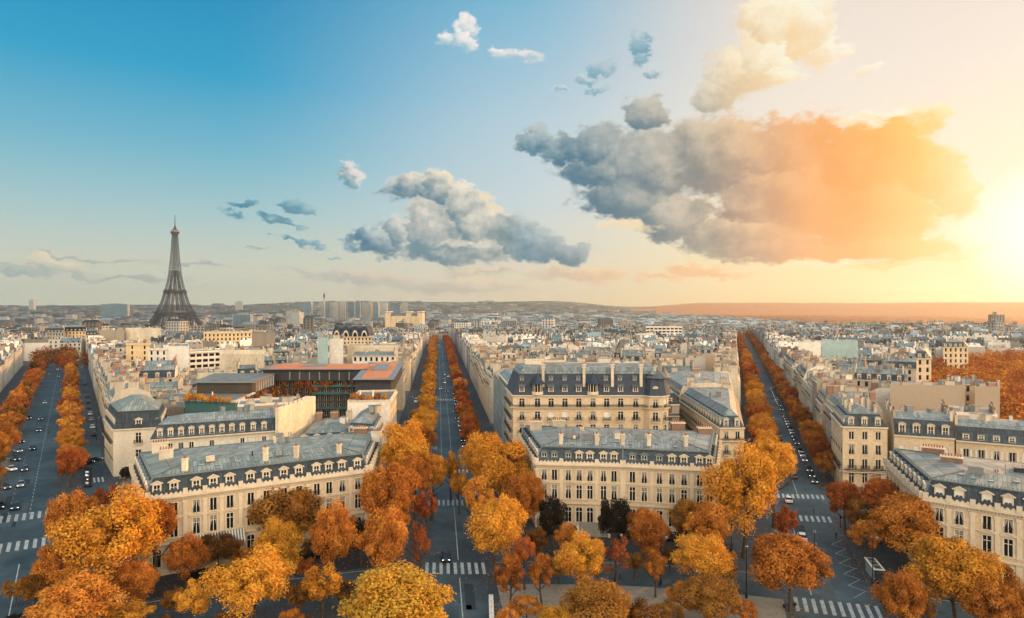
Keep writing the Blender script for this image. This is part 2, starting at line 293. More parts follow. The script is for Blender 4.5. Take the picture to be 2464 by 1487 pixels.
# ------------------------------------------------------------------ mesh builder
class MB:
    def __init__(s): s.v = []; s.f = []; s.m = []; s.uv = []; s.t = []; s.mats = []; s.tint = None
    def mi(s, name):
        if name not in s.mats: s.mats.append(name)
        return s.mats.index(name)
    def face(s, pts, m, uv=None):
        b = len(s.v); s.v.extend([tuple(p) for p in pts]); s.f.append(tuple(range(b, b+len(pts)))); s.m.append(s.mi(m))
        s.uv.extend(uv if uv else [(0., 0.)]*len(pts))
        if s.tint is not None: s.t.append((s.tint, len(pts)))
    def wallq(s, a, b, z0, z1, m, u0=0., u1=None, za=None):
        """upright quad over a-b; outward is to the right of a->b"""
        if u1 is None: u1 = u0+math.dist(a, b)
        s.face([(a[0], a[1], z0), (b[0], b[1], z0), (b[0], b[1], z1), (a[0], a[1], z1)], m, [(u0, z0), (u1, z0), (u1, z1), (u0, z1)])
    def box(s, c, sx, sy, sz, m, rot=0., top=None):
        """c is the centre of the bottom"""
        ca, sa = cos(rot), sin(rot)
        def P(x, y, z): return (c[0]+x*ca-y*sa, c[1]+x*sa+y*ca, c[2]+z)
        x, y = sx/2, sy/2
        q = [P(-x,-y,0), P(x,-y,0), P(x,y,0), P(-x,y,0), P(-x,-y,sz), P(x,-y,sz), P(x,y,sz), P(-x,y,sz)]
        for i, (a, b, c_, d_) in enumerate(((0,1,5,4), (1,2,6,5), (2,3,7,6), (3,0,4,7))):
            L = sx if i % 2 == 0 else sy
            s.face([q[a], q[b], q[c_], q[d_]], m, [(0, q[a][2]), (L, q[a][2]), (L, q[c_][2]), (0, q[c_][2])])
        s.face([q[4], q[5], q[6], q[7]], top or m, [(0,0), (sx,0), (sx,sy), (0,sy)])
        s.face([q[3], q[2], q[1], q[0]], m)
    def bar(s, a, b, w, m, h=None):
        a = Vector(a); b = Vector(b); d = b-a; L = d.length
        if L < 1e-6: return
        d /= L; up = Vector((0, 0, 1)) if abs(d.z) < .9 else Vector((1, 0, 0))
        x = d.cross(up).normalized()*(w/2); y = x.cross(d).normalized()*((h or w)/2)
        q = [a-x-y, a+x-y, a+x+y, a-x+y, b-x-y, b+x-y, b+x+y, b-x+y]
        for k in ((0,1,5,4), (1,2,6,5), (2,3,7,6), (3,0,4,7), (3,2,1,0), (4,5,6,7)): s.face([q[i] for i in k], m)
    def tube(s, pts, rad, m, n=6, cap=True):
        rings = []
        for i, p in enumerate(pts):
            p = Vector(p); d = (Vector(pts[min(i+1, len(pts)-1)])-Vector(pts[max(i-1, 0)])).normalized()
            up = Vector((0, 0, 1)) if abs(d.z) < .9 else Vector((1, 0, 0))
            x = d.cross(up).normalized(); y = d.cross(x).normalized(); r = rad[i] if hasattr(rad, '__len__') else rad
            rings.append([tuple(p+x*cos(2*pi*k/n)*r+y*sin(2*pi*k/n)*r) for k in range(n)])
        for a, b in zip(rings, rings[1:]):
            for k in range(n): s.face([a[k], a[(k+1) % n], b[(k+1) % n], b[k]], m)
        if cap: s.face(rings[-1], m); s.face(rings[0][::-1], m)
    def lathe(s, c, prof, m, n=12):
        for (r0, z0), (r1, z1) in zip(prof, prof[1:]):
            for k in range(n):
                a, b = 2*pi*k/n, 2*pi*(k+1)/n
                q = [(c[0]+cos(a)*r0, c[1]+sin(a)*r0, c[2]+z0), (c[0]+cos(b)*r0, c[1]+sin(b)*r0, c[2]+z0), (c[0]+cos(b)*r1, c[1]+sin(b)*r1, c[2]+z1), (c[0]+cos(a)*r1, c[1]+sin(a)*r1, c[2]+z1)]
                if r1 < 1e-4: q = q[:3]
                elif r0 < 1e-4: q = [q[0], q[2], q[3]]
                s.face(q, m)
    def mesh(s, name):
        me = bpy.data.meshes.new(name); me.from_pydata(s.v, [], s.f)
        for k in s.mats: me.materials.append(MAT[k])
        me.polygons.foreach_set('material_index', s.m)
        ul = me.uv_layers.new(name='UVMap'); ul.data.foreach_set('uv', [x for p in s.uv for x in p])
        if s.t:
            ca = me.color_attributes.new('tint', 'FLOAT_COLOR', 'CORNER'); flat = []
            for c, n in s.t: flat.extend((c[0], c[1], c[2], 1.)*n)
            ca.data.foreach_set('color', flat)
        me.update(); return me
    def build(s, name, parent=None, smooth=False):
        if not s.f: return None
        me = s.mesh(name)
        if smooth: me.polygons.foreach_set('use_smooth', [True]*len(me.polygons))
        o = bpy.data.objects.new(name, me); COL.objects.link(o)
        if parent: o.parent = parent
        return o
def tag(o, label=None, cat=None, group=None, kind=None):
    for k, v in (('label', label), ('category', cat), ('group', group), ('kind', kind)):
        if v: o[k] = v
    return o
def empty(name, loc, rz=0., label=None, cat=None, group=None):
    o = bpy.data.objects.new(name, None); COL.objects.link(o); o.location = loc; o.rotation_euler = (0, 0, rz)
    o.empty_display_size = .5
    return tag(o, label, cat, group)
def inst(me, name, parent, loc, rz=0., scale=None):
    o = bpy.data.objects.new(name, me); COL.objects.link(o); o.parent = parent; o.location = loc; o.rotation_euler = (0, 0, rz)
    if scale: o.scale = scale
    return o
def copy_tree(o, parent=None):
    c = o.copy(); COL.objects.link(c); c.parent = parent
    for ch in o.children: copy_tree(ch, c)
    return c
ORD = 'first second third fourth fifth sixth seventh eighth ninth tenth eleventh twelfth thirteenth fourteenth fifteenth sixteenth seventeenth eighteenth nineteenth twentieth'.split()
def ordw(i):
    if i < 20: return ORD[i]
    tens = ['twenty', 'thirty', 'forty', 'fifty', 'sixty', 'seventy', 'eighty', 'ninety']
    n = i+1
    if n % 10 == 0: return {20:'twentieth',30:'thirtieth',40:'fortieth',50:'fiftieth',60:'sixtieth',70:'seventieth',80:'eightieth',90:'ninetieth'}.get(n, 'hundredth')
    return tens[n//10-2]+'-'+ORD[n % 10-1]
# ------------------------------------------------------------------ geometry of the place
C0 = (6.8, -24.0)                                        # centre of the star, from which the avenues leave
AV = {'left': (-.7048,), 'central': (-.1177,), 'right': (.354,)}
def pt(px, py, z):                                       # a measured corner at known height -> ground point
    Y = (H-z)*F/(py-EYE); return ((px-CX)/F*Y, Y)
def lx(m, b, Y): return m*Y+b                            # a line X = m*Y + b running away from the viewer
def ss(a, b, x):
    k = min(1, max(0, (x-a)/(b-a))); return k*k*(3-2*k)
def gz(x, y):                                            # terrain falls away towards the river
    d_ = sqrt(x*x+y*y)
    return -26*ss(620, 1500, y - .35*x - 60)*ss(300, 900, d_)
# ------------------------------------------------------------------ building tools
def inset(P, ds):
    n = len(P); L = []
    for i in range(n):
        a, b = P[i], P[(i+1) % n]; dx, dy = b[0]-a[0], b[1]-a[1]; l = math.hypot(dx, dy) or 1
        nx, ny = -dy/l, dx/l                               # inward for CCW
        L.append(((a[0]+nx*ds[i], a[1]+ny*ds[i]), (dx/l, dy/l)))
    out = []
    for i in range(n):
        (p, u), (q, v) = L[i-1], L[i]
        den = u[0]*v[1]-u[1]*v[0]
        if abs(den) < .02: out.append(q); continue
        s = ((q[0]-p[0])*v[1]-(q[1]-p[1])*v[0])/den
        out.append((p[0]+u[0]*s, p[1]+u[1]*s))
    return out
def area(P): return .5*sum(P[i][0]*P[(i+1) % len(P)][1]-P[(i+1) % len(P)][0]*P[i][1] for i in range(len(P)))
def safe_inset(P, ds):
    for k in (1, .8, .6, .4, .25, .1):
        Q = inset(P, [d_*k for d_ in ds])
        if area(Q) > .04*area(P) and all((Q[(i+1) % len(Q)][0]-Q[i][0])*(P[(i+1) % len(P)][0]-P[i][0])+(Q[(i+1) % len(Q)][1]-Q[i][1])*(P[(i+1) % len(P)][1]-P[i][1]) > 0 for i in range(len(P))): return Q
    return inset(P, [d_*.05 for d_ in ds])
def cen(P): return (sum(p[0] for p in P)/len(P), sum(p[1] for p in P)/len(P))
def facade(mb, A, B, z0, z1, rows, fr, m, recess=.25, pane=None):
    """wall with real window openings; fr: bay centres as fractions. Returns opening list."""
    L = math.dist(A, B); ux, uy = (B[0]-A[0])/L, (B[1]-A[1])/L; ix, iy = -uy, ux
    rows = [r for r in rows if r[1] <= z1-.15 and r[0] >= z0]
    holes = []
    def W3(u, z, dpt=0.): return (A[0]+ux*u+ix*dpt, A[1]+uy*u+iy*dpt, z)
    z = z0
    for (zb, zt, w, kind) in sorted(rows, key=lambda r: r[0]):
        if zb > z: mb.face([W3(0, z), W3(L, z), W3(L, zb), W3(0, zb)], m, [(0, z), (L, z), (L, zb), (0, zb)])
        u = 0.
        for f in fr:
            a, b = f*L-w/2, f*L+w/2
            if a < u+.1 or b > L-.1: continue
            mb.face([W3(u, zb), W3(a, zb), W3(a, zt), W3(u, zt)], m, [(u, zb), (a, zb), (a, zt), (u, zt)])
            r = recess
            mb.face([W3(a, zb), W3(a, zb, r), W3(a, zt, r), W3(a, zt)], m)
            mb.face([W3(b, zb, r), W3(b, zb), W3(b, zt), W3(b, zt, r)], m)
            mb.face([W3(a, zt), W3(a, zt, r), W3(b, zt, r), W3(b, zt)], m)
            mb.face([W3(a, zb), W3(b, zb), W3(b, zb, r), W3(a, zb, r)], m)
            if pane: mb.face([W3(a, zb, r), W3(b, zb, r), W3(b, zt, r), W3(a, zt, r)], pane)
            holes.append((W3(f*L, zb), atan2(uy, ux), w, zt-zb, kind))
            u = b
        mb.face([W3(u, zb), W3(L, zb), W3(L, zt), W3(u, zt)], m, [(u, zb), (L, zb), (L, zt), (u, zt)])
        z = zt
    if z1 > z: mb.face([W3(0, z), W3(L, z), W3(L, z1), W3(0, z1)], m, [(0, z), (L, z), (L, z1), (0, z1)])
    return holes
WP = {}
def win_mesh(kind, w, h):
    key = (kind, round(w, 2), round(h, 2))
    if key in WP: return WP[key]
    b = MB(); y = .22
    def q(x0, x1, z0, z1, yy, m): b.face([(x0, yy, z0), (x1, yy, z0), (x1, yy, z1), (x0, yy, z1)], m)
    q(-w/2, w/2, 0, h, y+.01, 'glass_dark')
    def bx(x0, x1, z0, z1, y0, y1, m): b.box(((x0+x1)/2, (y0+y1)/2, z0), x1-x0, y1-y0, z1-z0, m)
    if 'curtain' in kind:
        for s in (-1, 1):
            b.face([(s*(w/2), y+.006, h*.95), (s*.06, y+.006, h*.95), (s*w*.38, y+.006, h*.35), (s*w/2, y+.006, .1)][::s], 'curtain')
    if 'blind' in kind: q(-w/2, w/2, h*.15, h, y+.004, 'frame_white')
    fw = .085
    bx(-w/2, -w/2+fw, 0, h, y-.06, y, 'frame_white'); bx(w/2-fw, w/2, 0, h, y-.06, y, 'frame_white')
    bx(-w/2+fw, w/2-fw, h-fw, h, y-.06, y, 'frame_white'); bx(-fw*.65, fw*.65, 0, h-fw, y-.07, y-.002, 'frame_white')
    if 'cross' in kind: bx(-w/2+fw, w/2-fw, h*.68, h*.68+fw, y-.065, y-.004, 'frame_white')
    if 'plain' not in kind:
        for s in (-1, 1): bx(min(s*w/2, s*(w/2+.17)), max(s*w/2, s*(w/2+.17)), -.05, h+.18, -.07, .0, 'trim')
        bx(-w/2, w/2, h, h+.18, -.07, 0, 'trim'); bx(-w/2-.22, w/2+.22, -.2, -.05, -.16, 0, 'trim')
    if 'ped' in kind:
        W_ = w/2+.5; z = h+.45
        bx(-W_, W_, z, z+.13, -.32, 0, 'trim')
        for s in (-1, 1): b.bar((s*W_, -.16, z+.16), (0, -.16, z+.62), .34, 'trim', .14)
        b.face([(-W_, -.06, z+.1), (W_, -.06, z+.1), (0, -.06, z+.6)], 'trim')
    if 'hood' in kind: bx(-w/2-.3, w/2+.3, h+.28, h+.42, -.28, 0, 'trim')
    if 'arch' in kind:
        n = 6; r = w/2
        for s in (-1, 1):
            pts = [(s*r, .05, h)]+[(s*r*cos(k*pi/2/n), .05, h-r*.75+r*.75*sin(k*pi/2/n)) for k in range(n+1)]
            for k in range(1, len(pts)-1): b.face([pts[0], pts[k], pts[k+1]][::-s], 'trim')
    if 'rail' in kind:
        W_ = w/2+.05; rh = .85
        for z in (.06, rh): bx(-W_, W_, z, z+.05, -.12, -.07, 'iron')
        k = int(w/.13)
        for i in range(k+1):
            x = -W_+.02+i*(2*W_-.04)/k; bx(x-.012, x+.012, .11, rh, -.105, -.085, 'iron')
    if 'balc' in kind:
        W_ = w/2+.32; rh = .95
        bx(-W_, W_, -.38, -.2, -.75, 0, 'trim')
        for z in (-.12, rh-.1): bx(-W_, W_, z, z+.07, -.72, -.66, 'iron')
        for i in range(15):
            x = -W_+.03+i*(2*W_-.06)/14; bx(x-.018, x+.018, -.05, rh-.1, -.705, -.675, 'iron')
        for s in (-1, 1):
            for z in (-.12, rh-.1): bx(s*W_-.03, s*W_+.03, z, z+.07, -.66, 0, 'iron')
            for i in range(4): bx(s*W_-.015, s*W_+.015, -.05, rh-.1, -.6+i*.17, -.57+i*.17, 'iron')
    if 'shut' in kind:
        for s in (-1, 1):
            x0, x1 = sorted((s*(w/2+.03), s*(w/2+.62))); bx(x0, x1, .02, h-.02, -.07, -.01, 'shutter')
            for i in range(1, 4): bx(x0+.05, x1-.05, i*h/4-.03, i*h/4+.03, -.085, -.07, 'frame_white')
    WP[key] = b.mesh('window'); return WP[key]
DP = {}
def dormer_mesh(kind, w, h, dep=2.0, face='trim', side='lead'):
    key = (kind, round(w, 2), round(h, 2), round(dep, 2), face, side)
    if key in DP: return DP[key]
    b = MB(); fw = .2
    def bx(x0, x1, z0, z1, y0, y1, m): b.box(((x0+x1)/2, (y0+y1)/2, z0), x1-x0, y1-y0, z1-z0, m)
    x = w/2; X = w/2+fw
    for s in (-1, 1): bx(min(s*x, s*X), max(s*x, s*X), 0, h, 0, .3, face)
    bx(-X, X, h, h+.16, -.04, .3, face); bx(-X-.06, X+.06, -.14, 0, -.1, .3, face)
    for s in (-1, 1): bx(min(s*(X-.08), s*(X-.02)), max(s*(X-.08), s*(X-.02)), 0, h+.1, .3, dep, side)
    b.face([(-x, .16, 0), (x, .16, 0), (x, .16, h), (-x, .16, h)], 'glass_dark')
    fr = .08
    bx(-x, -x+fr, 0, h, .08, .15, 'frame_white'); bx(x-fr, x, 0, h, .08, .15, 'frame_white'); bx(-.05, .05, 0, h, .07, .15, 'frame_white')
    bx(-x+fr, x-fr, h-fr, h, .08, .15, 'frame_white'); bx(-x+fr, x-fr, h*.5, h*.5+.06, .075, .148, 'frame_white')
    if 'blind' in kind: b.face([(-x, .15, h*.25), (x, .15, h*.25), (x, .15, h), (-x, .15, h)], 'frame_white')
    z = h+.16
    if 'ped' in kind:
        W_ = X+.28; hh = .55
        b.face([(-X, -.02, z), (X, -.02, z), (0, -.02, z+hh*.85)], face)
        for s in (-1, 1):
            b.bar((s*W_, -.05, z+.02), (0, -.05, z+hh), .3, face, .16)
            q = [(s*W_, .1, z+.04), (s*W_, dep, z+.04), (0, dep, z+hh+.04), (0, .1, z+hh+.04)]
            b.face(q[::s], side)
    elif 'arc' in kind:
        n = 8; prev = None
        for i in range(n+1):
            a = pi*i/n; p = (cos(a)*(X+.16), z+sin(a)*.62)
            if prev:
                b.face([(prev[0], dep, prev[1]), (p[0], dep, p[1]), (p[0], -.2, p[1]), (prev[0], -.2, prev[1])], side)
                b.face([(prev[0], -.2, prev[1]), (p[0], -.2, p[1]), (p[0]*.84, -.2, z+(p[1]-z)*.78), (prev[0]*.84, -.2, z+(prev[1]-z)*.78)], face)
                b.face([(0, -.02, z), (prev[0]*.86, -.02, z+(prev[1]-z)*.8), (p[0]*.86, -.02, z+(p[1]-z)*.8)][::-1], face)
            prev = p
    elif 'shed' in kind:
        W_ = X+.22
        b.face([(-W_, -.75, z-.12), (W_, -.75, z-.12), (W_, dep, z+.75), (-W_, dep, z+.75)], 'zinc')
        b.face([(-W_, -.75, z-.2), (-W_, -.75, z-.12), (W_, -.75, z-.12), (W_, -.75, z-.2)][::-1], 'lead')
        b.face([(-W_, dep, z+.67), (W_, dep, z+.67), (W_, -.75, z-.2), (-W_, -.75, z-.2)], 'lead')
    else:
        bx(-X-.08, X+.08, z, z+.12, -.1, dep, 'zinc')
    DP[key] = b.mesh('dormer'); return DP[key]
CP = {}
def chim_mesh(L, h, kind=0):
    key = (round(L, 1), round(h, 1), kind)
    if key in CP: return CP[key]
    b = MB(); m = ('chimney_stone', 'chimney_brick', 'render_cream')[kind]; R = random.Random(int(L*10+h*100+kind))
    b.box((0, 0, -2.5), L, .62, h+2.5, m); b.box((0, 0, h), L+.16, .78, .14, 'chimney_stone')
    n = max(2, int(L/.42))
    for i in range(n):
        x = -L/2+.25+i*(L-.5)/(n-1); hh = R.choice((.55, .55, .7, .9, .4))
        b.lathe((x, 0, h+.14), [(.13, 0), (.10, hh), (0, hh-.02)], R.choice(('terracotta', 'terracotta', 'chimney_brick', 'lead')), 6)
    CP[key] = b.mesh('chimney'); return CP[key]

def rows_std(zc, z0, fh=3.35, n=6, kinds=None, wh=2.05, ww=1.15, top=.75):
    out = []
    for k in range(n):
        zt = zc-top-k*fh
        if zt-wh < z0+.4: break
        out.append((zt-wh, zt, ww, (kinds[k % len(kinds)] if kinds else 'plain')))
    return out
NB = [0]
def vis(A, B):
    L = math.dist(A, B) or 1; nx, ny = (B[1]-A[1])/L, -(B[0]-A[0])/L
    mx, my = (A[0]+B[0])/2, (A[1]+B[1])/2
    return (-mx*nx-my*ny)/math.hypot(mx, my) > .02
def strip(mb, A, B, z, hh, proud, m, ext=0.):
    """moulding along a wall edge"""
    L = math.dist(A, B); ux, uy = (B[0]-A[0])/L, (B[1]-A[1])/L
    cx, cy = (A[0]+B[0])/2+uy*proud/2, (A[1]+B[1])/2-ux*proud/2
    mb.box((cx, cy, z), L+2*ext, proud, hh, m, atan2(uy, ux))
def rail(mb, A, B, z, out, hh=.95, step=.35, slab=True):
    L = math.dist(A, B); ux, uy = (B[0]-A[0])/L, (B[1]-A[1])/L; nx, ny = uy, -ux; r = atan2(uy, ux)
    c = ((A[0]+B[0])/2, (A[1]+B[1])/2)
    if slab: mb.box((c[0]+nx*out/2, c[1]+ny*out/2, z-.2), L, out, .18, 'trim', r)
    for zz in (z+.06, z+hh-.06): mb.box((c[0]+nx*(out-.05), c[1]+ny*(out-.05), zz), L, .06, .06, 'iron', r)
    mb.box((c[0]+nx*(out-.05), c[1]+ny*(out-.05), z+hh*.45), L, .03, .22, 'iron', r)
    k = int(L/step)
    for i in range(k+1):
        u = L*i/k; mb.box((A[0]+ux*u+nx*(out-.05), A[1]+uy*u+ny*(out-.05), z+.1), .035, .035, hh-.15, 'iron', r)

def building(P, z0, zc, label=None, name='apartment_building', cat='apartment building', group=None, det=1, wall='stone', s1=(1.3, 3.4), s2=(5.5, 1.2),
             low='slate', upp='zinc', party=(1, 3), win=(), kinds=None, fh=3.35, ww=1.15, wh=2.05, nrows=4, bay=2.6, balc=(), chim=True, dorm='box', dorm_wh=(1.0, 1.35),
             cornice=True, rows=None, fracs=None, acc=None, R=random, blank=None, flat=False, clutter=True, skyl=0, top_first=.75):
    """P: CCW footprint, edge 0 the street front. party: edges that are blank party walls.
    s1 = (inset, height) of the steep roof, s2 = (inset, height) of the shallow roof. acc: (wall MB, roof MB) for merged far building."""
    n = len(P); ind = acc is None
    wm, rm = (MB(), MB()) if ind else acc
    root = empty(name, (0, 0, 0), 0, label, cat, group) if ind else None
    holes = []
    pm = blank or wall
    paneinmesh = det < 2
    rws = rows if rows is not None else rows_std(zc, z0, fh, nrows, kinds, wh, ww, top_first)
    for i in range(n):
        A, B = P[i], P[(i+1) % n]; L = math.dist(A, B)
        if L < .3: continue
        if i in party or not vis(A, B) or det < 0:
            wm.wallq(A, B, z0, zc, pm if i in party else wall); continue
        if fracs and i in fracs: fr = fracs[i]
        else:
            k = max(1, int((L-.6)/bay)); fr = [(j+.5)/k for j in range(k)]
        holes += [(i,)+h_ for h_ in facade(wm, A, B, z0, zc, rws, fr, wall, pane='glass_dark' if paneinmesh else None)]
    if cornice and det >= 0:
        for i in range(n):
            A, B = P[i], P[(i+1) % n]
            if i in party or math.dist(A, B) < .3 or not vis(A, B): continue
            strip(wm, A, B, zc-.45, .2, .22, wall if not ind else 'trim', .0); strip(wm, A, B, zc-.25, .26, .5, wall if not ind else 'trim', .1)
            if det >= 1:
                for zb in balc:
                    rail(wm, A, B, zb, .8, step=.4 if det > 1 else .9)
    # roof
    top = P; zt = zc
    gm = pm
    def slope(P0, P1, za, zb, m):
        for i in range(n):
            a, b, c_, d_ = P0[i], P0[(i+1) % n], P1[(i+1) % n], P1[i]
            L = math.dist(a, b); 
            if L < .2: continue
            # party walls rise with the roof
            mm = gm if i in party else m
            sl = math.hypot(zb-za, math.dist(a, d_)) if i not in party else zb-za
            off = (d_[0]-a[0])*(b[0]-a[0])/L+(d_[1]-a[1])*(b[1]-a[1])/L
            L1 = math.dist(d_, c_)
            rm.face([(a[0], a[1], za), (b[0], b[1], za), (c_[0], c_[1], zb), (d_[0], d_[1], zb)], mm, [(0, za), (L, za), (off+L1, za+sl), (off, za+sl)])
    Q = P
    if flat:
        ph = .7
        Qi = safe_inset(P, [.3]*n)
        for i in range(n):
            a, b, c_, d_ = P[i], P[(i+1) % n], Qi[(i+1) % n], Qi[i]
            rm.wallq(a, b, zc, zc+ph, wall); rm.face([(a[0], a[1], zc+ph), (b[0], b[1], zc+ph), (c_[0], c_[1], zc+ph), (d_[0], d_[1], zc+ph)], wall)
            rm.wallq(c_, d_, zc, zc+ph, wall)
        rm.face([(p[0], p[1], zc+.1) for p in Qi], upp, [(p[0], p[1]) for p in Qi])
        zt = zc+ph; ridge = Qi
    else:
        if s1:
            Q = safe_inset(P, [0 if i in party else s1[0] for i in range(n)]); slope(P, Q, zc, zc+s1[1], low); zt = zc+s1[1]
            if det >= 1:
                for i in range(n):
                    if i not in party and vis(P[i], P[(i+1) % n]) and math.dist(Q[i], Q[(i+1) % n]) > .5: strip(rm, Q[i], Q[(i+1) % n], zt-.06, .16, .2, 'lead')
        T = safe_inset(Q, [0 if i in party else s2[0] for i in range(n)]); slope(Q, T, zt, zt+s2[1], upp); ridge = T
        rm.face([(p[0], p[1], zt+s2[1]) for p in T], upp, [(p[0], p[1]) for p in T]); zt = zt+s2[1]
    if ind:
        wo = wm.build('wall', root); ro = rm.build('roof', root)
        if det >= 2:
            for (i, loc, rz, w, h_, kind) in holes:
                v_ = R.random(); inst(win_mesh(kind+(' curtain' if v_ < .3 else (' blind' if v_ > .88 else '')), w, h_), 'window', root, loc, rz)
    # dormers
    if s1 and not flat and dorm and det >= 0:
        for i in range(n):
            A, B = P[i], P[(i+1) % n]; L = math.dist(A, B)
            if i in party or L < 3 or not vis(A, B): continue
            ux, uy = (B[0]-A[0])/L, (B[1]-A[1])/L
            if fracs and i in fracs: fr = fracs[i]
            else:
                k = max(1, int((L-1)/(bay*1.05))); fr = [(j+.5)/k for j in range(k)]
            ins = .28
            for f in fr:
                p = (A[0]+ux*f*L-uy*ins, A[1]+uy*f*L+ux*ins, zc+.45)
                if ind: inst(dormer_mesh(dorm if isinstance(dorm, str) else dorm[NB[0] % len(dorm)], *dorm_wh, dep=s1[0]*.9+.6), 'dormer', ro, p, atan2(uy, ux))
                else:
                    w_ = .6; b3 = lambda x, y, z: (p[0]+ux*x-uy*y, p[1]+uy*x+ux*y, p[2]+z)
                    d_ = 1.2
                    rm.face([b3(-w_, 0, 0), b3(w_, 0, 0), b3(w_, 0, 1.5), b3(-w_, 0, 1.5)], 'glass_dark')
                    rm.face([b3(-w_-.1, -.1, 1.5), b3(w_+.1, -.1, 1.5), b3(w_+.1, d_, 1.7), b3(-w_-.1, d_, 1.7)], 'mid_wall')
                    rm.face([b3(-w_, d_, 0), b3(-w_, 0, 0), b3(-w_, 0, 1.5), b3(-w_, d_, 1.5)], 'mid_wall'); rm.face([b3(w_, 0, 0), b3(w_, d_, 0), b3(w_, d_, 1.5), b3(w_, 0, 1.5)], 'mid_wall')
    # chimney stacks along party walls
    if chim:
        es = list(party)[:2] if party else [1, 3][:n]
        for e in es:
            if e >= n: continue
            A, B = P[e], P[(e+1) % n]; L = math.dist(A, B)
            if L < 5: continue
            ux, uy = (B[0]-A[0])/L, (B[1]-A[1])/L
            for f in ((.2, .5, .8) if L > 12 else ((.3, .7) if L > 8 else (.5,))):
                if R.random() < .06: continue
                cl = R.choice((1.8, 2.4, 3.2)); hh = R.choice((1.0, 1.4, 1.9)); ki = R.choice((0, 0, 0, 1, 2))
                off = .35 if party else 2.2
                p = (A[0]+ux*f*L-uy*off, A[1]+uy*f*L+ux*off, zt-.2)
                if ind: inst(chim_mesh(cl, hh, ki), 'chimney', ro, p, atan2(uy, ux)+pi)
                else:
                    rm.box((p[0], p[1], p[2]-2.5), cl, .6, hh+2.5, 'mid_wall', atan2(uy, ux))
                    for j in range(int(cl/.5)):
                        x = -cl/2+.3+j*.5; rm.box((p[0]+ux*x, p[1]+uy*x, p[2]+hh), .2, .2, .5, 'terracotta', atan2(uy, ux))
    # small roof clutter: skylights, vents, lift houses
    if clutter:
        c_ = cen(ridge)
        for j in range(R.randint(2, 4) if ind else R.randint(3, 6)):
            x = c_[0]+R.uniform(-5, 5); y = c_[1]+R.uniform(-2.5, 2.5); r_ = R.uniform(0, 3)
            w_ = R.choice(((1.2, 1.0, .9), (2.2, 1.6, 1.5), (.7, .7, 1.3)))
            mm = R.choice(('mid_wall', 'mid_roof')) if not ind else R.choice(('render_white', 'zinc_light', 'grey_metal', 'chimney_stone'))
            if ind:
                q_ = MB(); q_.box((0, 0, 0), w_[0], w_[1], w_[2]+.4, mm); q_.box((0, 0, w_[2]+.4), w_[0]+.15, w_[1]+.15, .08, 'lead')
                o_ = q_.build('roof_vent', ro); o_.location = (x, y, zt-.4); o_.rotation_euler.z = r_
            else: rm.box((x, y, zt-.4), w_[0], w_[1], w_[2]+.4, mm, r_)
    NB[0] += 1
    return root
def quad(A, B, dv): return [A, B, (B[0]+dv[0], B[1]+dv[1]), (A[0]+dv[0], A[1]+dv[1])]
KEEP = []                                                  # footprints the city fill must leave alone
def keep(P, pad=1.0): KEEP.append(inset(P, [-pad]*len(P)))
def inside(p, P):
    return all((P[(i+1) % len(P)][0]-P[i][0])*(p[1]-P[i][1])-(P[(i+1) % len(P)][1]-P[i][1])*(p[0]-P[i][0]) >= 0 for i in range(len(P)))

# ------------------------------------------------------------------ ground, avenues, pavements
def sheet(name, pts, z, m, seg=None):
    b = MB(); b.face([(x, y, z) for x, y in pts], m, list(pts)); o = b.build(name); tag(o, kind='structure'); return o
def line_strip(name, m, b0, b1, Y0, Y1, z, mt, thick=0., step=20, kind='structure', out=True):
    """long strip between X = m*Y+b0 and X = m*Y+b1 that follows the terrain"""
    b = MB(); Y = Y0
    while Y < Y1-1e-6:
        Yn = min(Y+step, Y1)
        q = [(m*Y+b0, Y), (m*Y+b1, Y), (m*Yn+b1, Yn), (m*Yn+b0, Yn)]
        P3 = [(x, y, gz(x, y)+z+thick) for x, y in q]
        b.face(P3, mt, q)
        if thick:
            for i, j in ((0, 1), (1, 2), (3, 0)):
                if (i, j) == (0, 1) and Y > Y0: continue
                a, c_ = P3[i], P3[j]; b.face([(a[0], a[1], a[2]-thick), (c_[0], c_[1], c_[2]-thick), c_, a], 'kerb_stone')
        Y = Yn
    o = b.build(name)
    if out: tag(o, kind=kind)
    return o
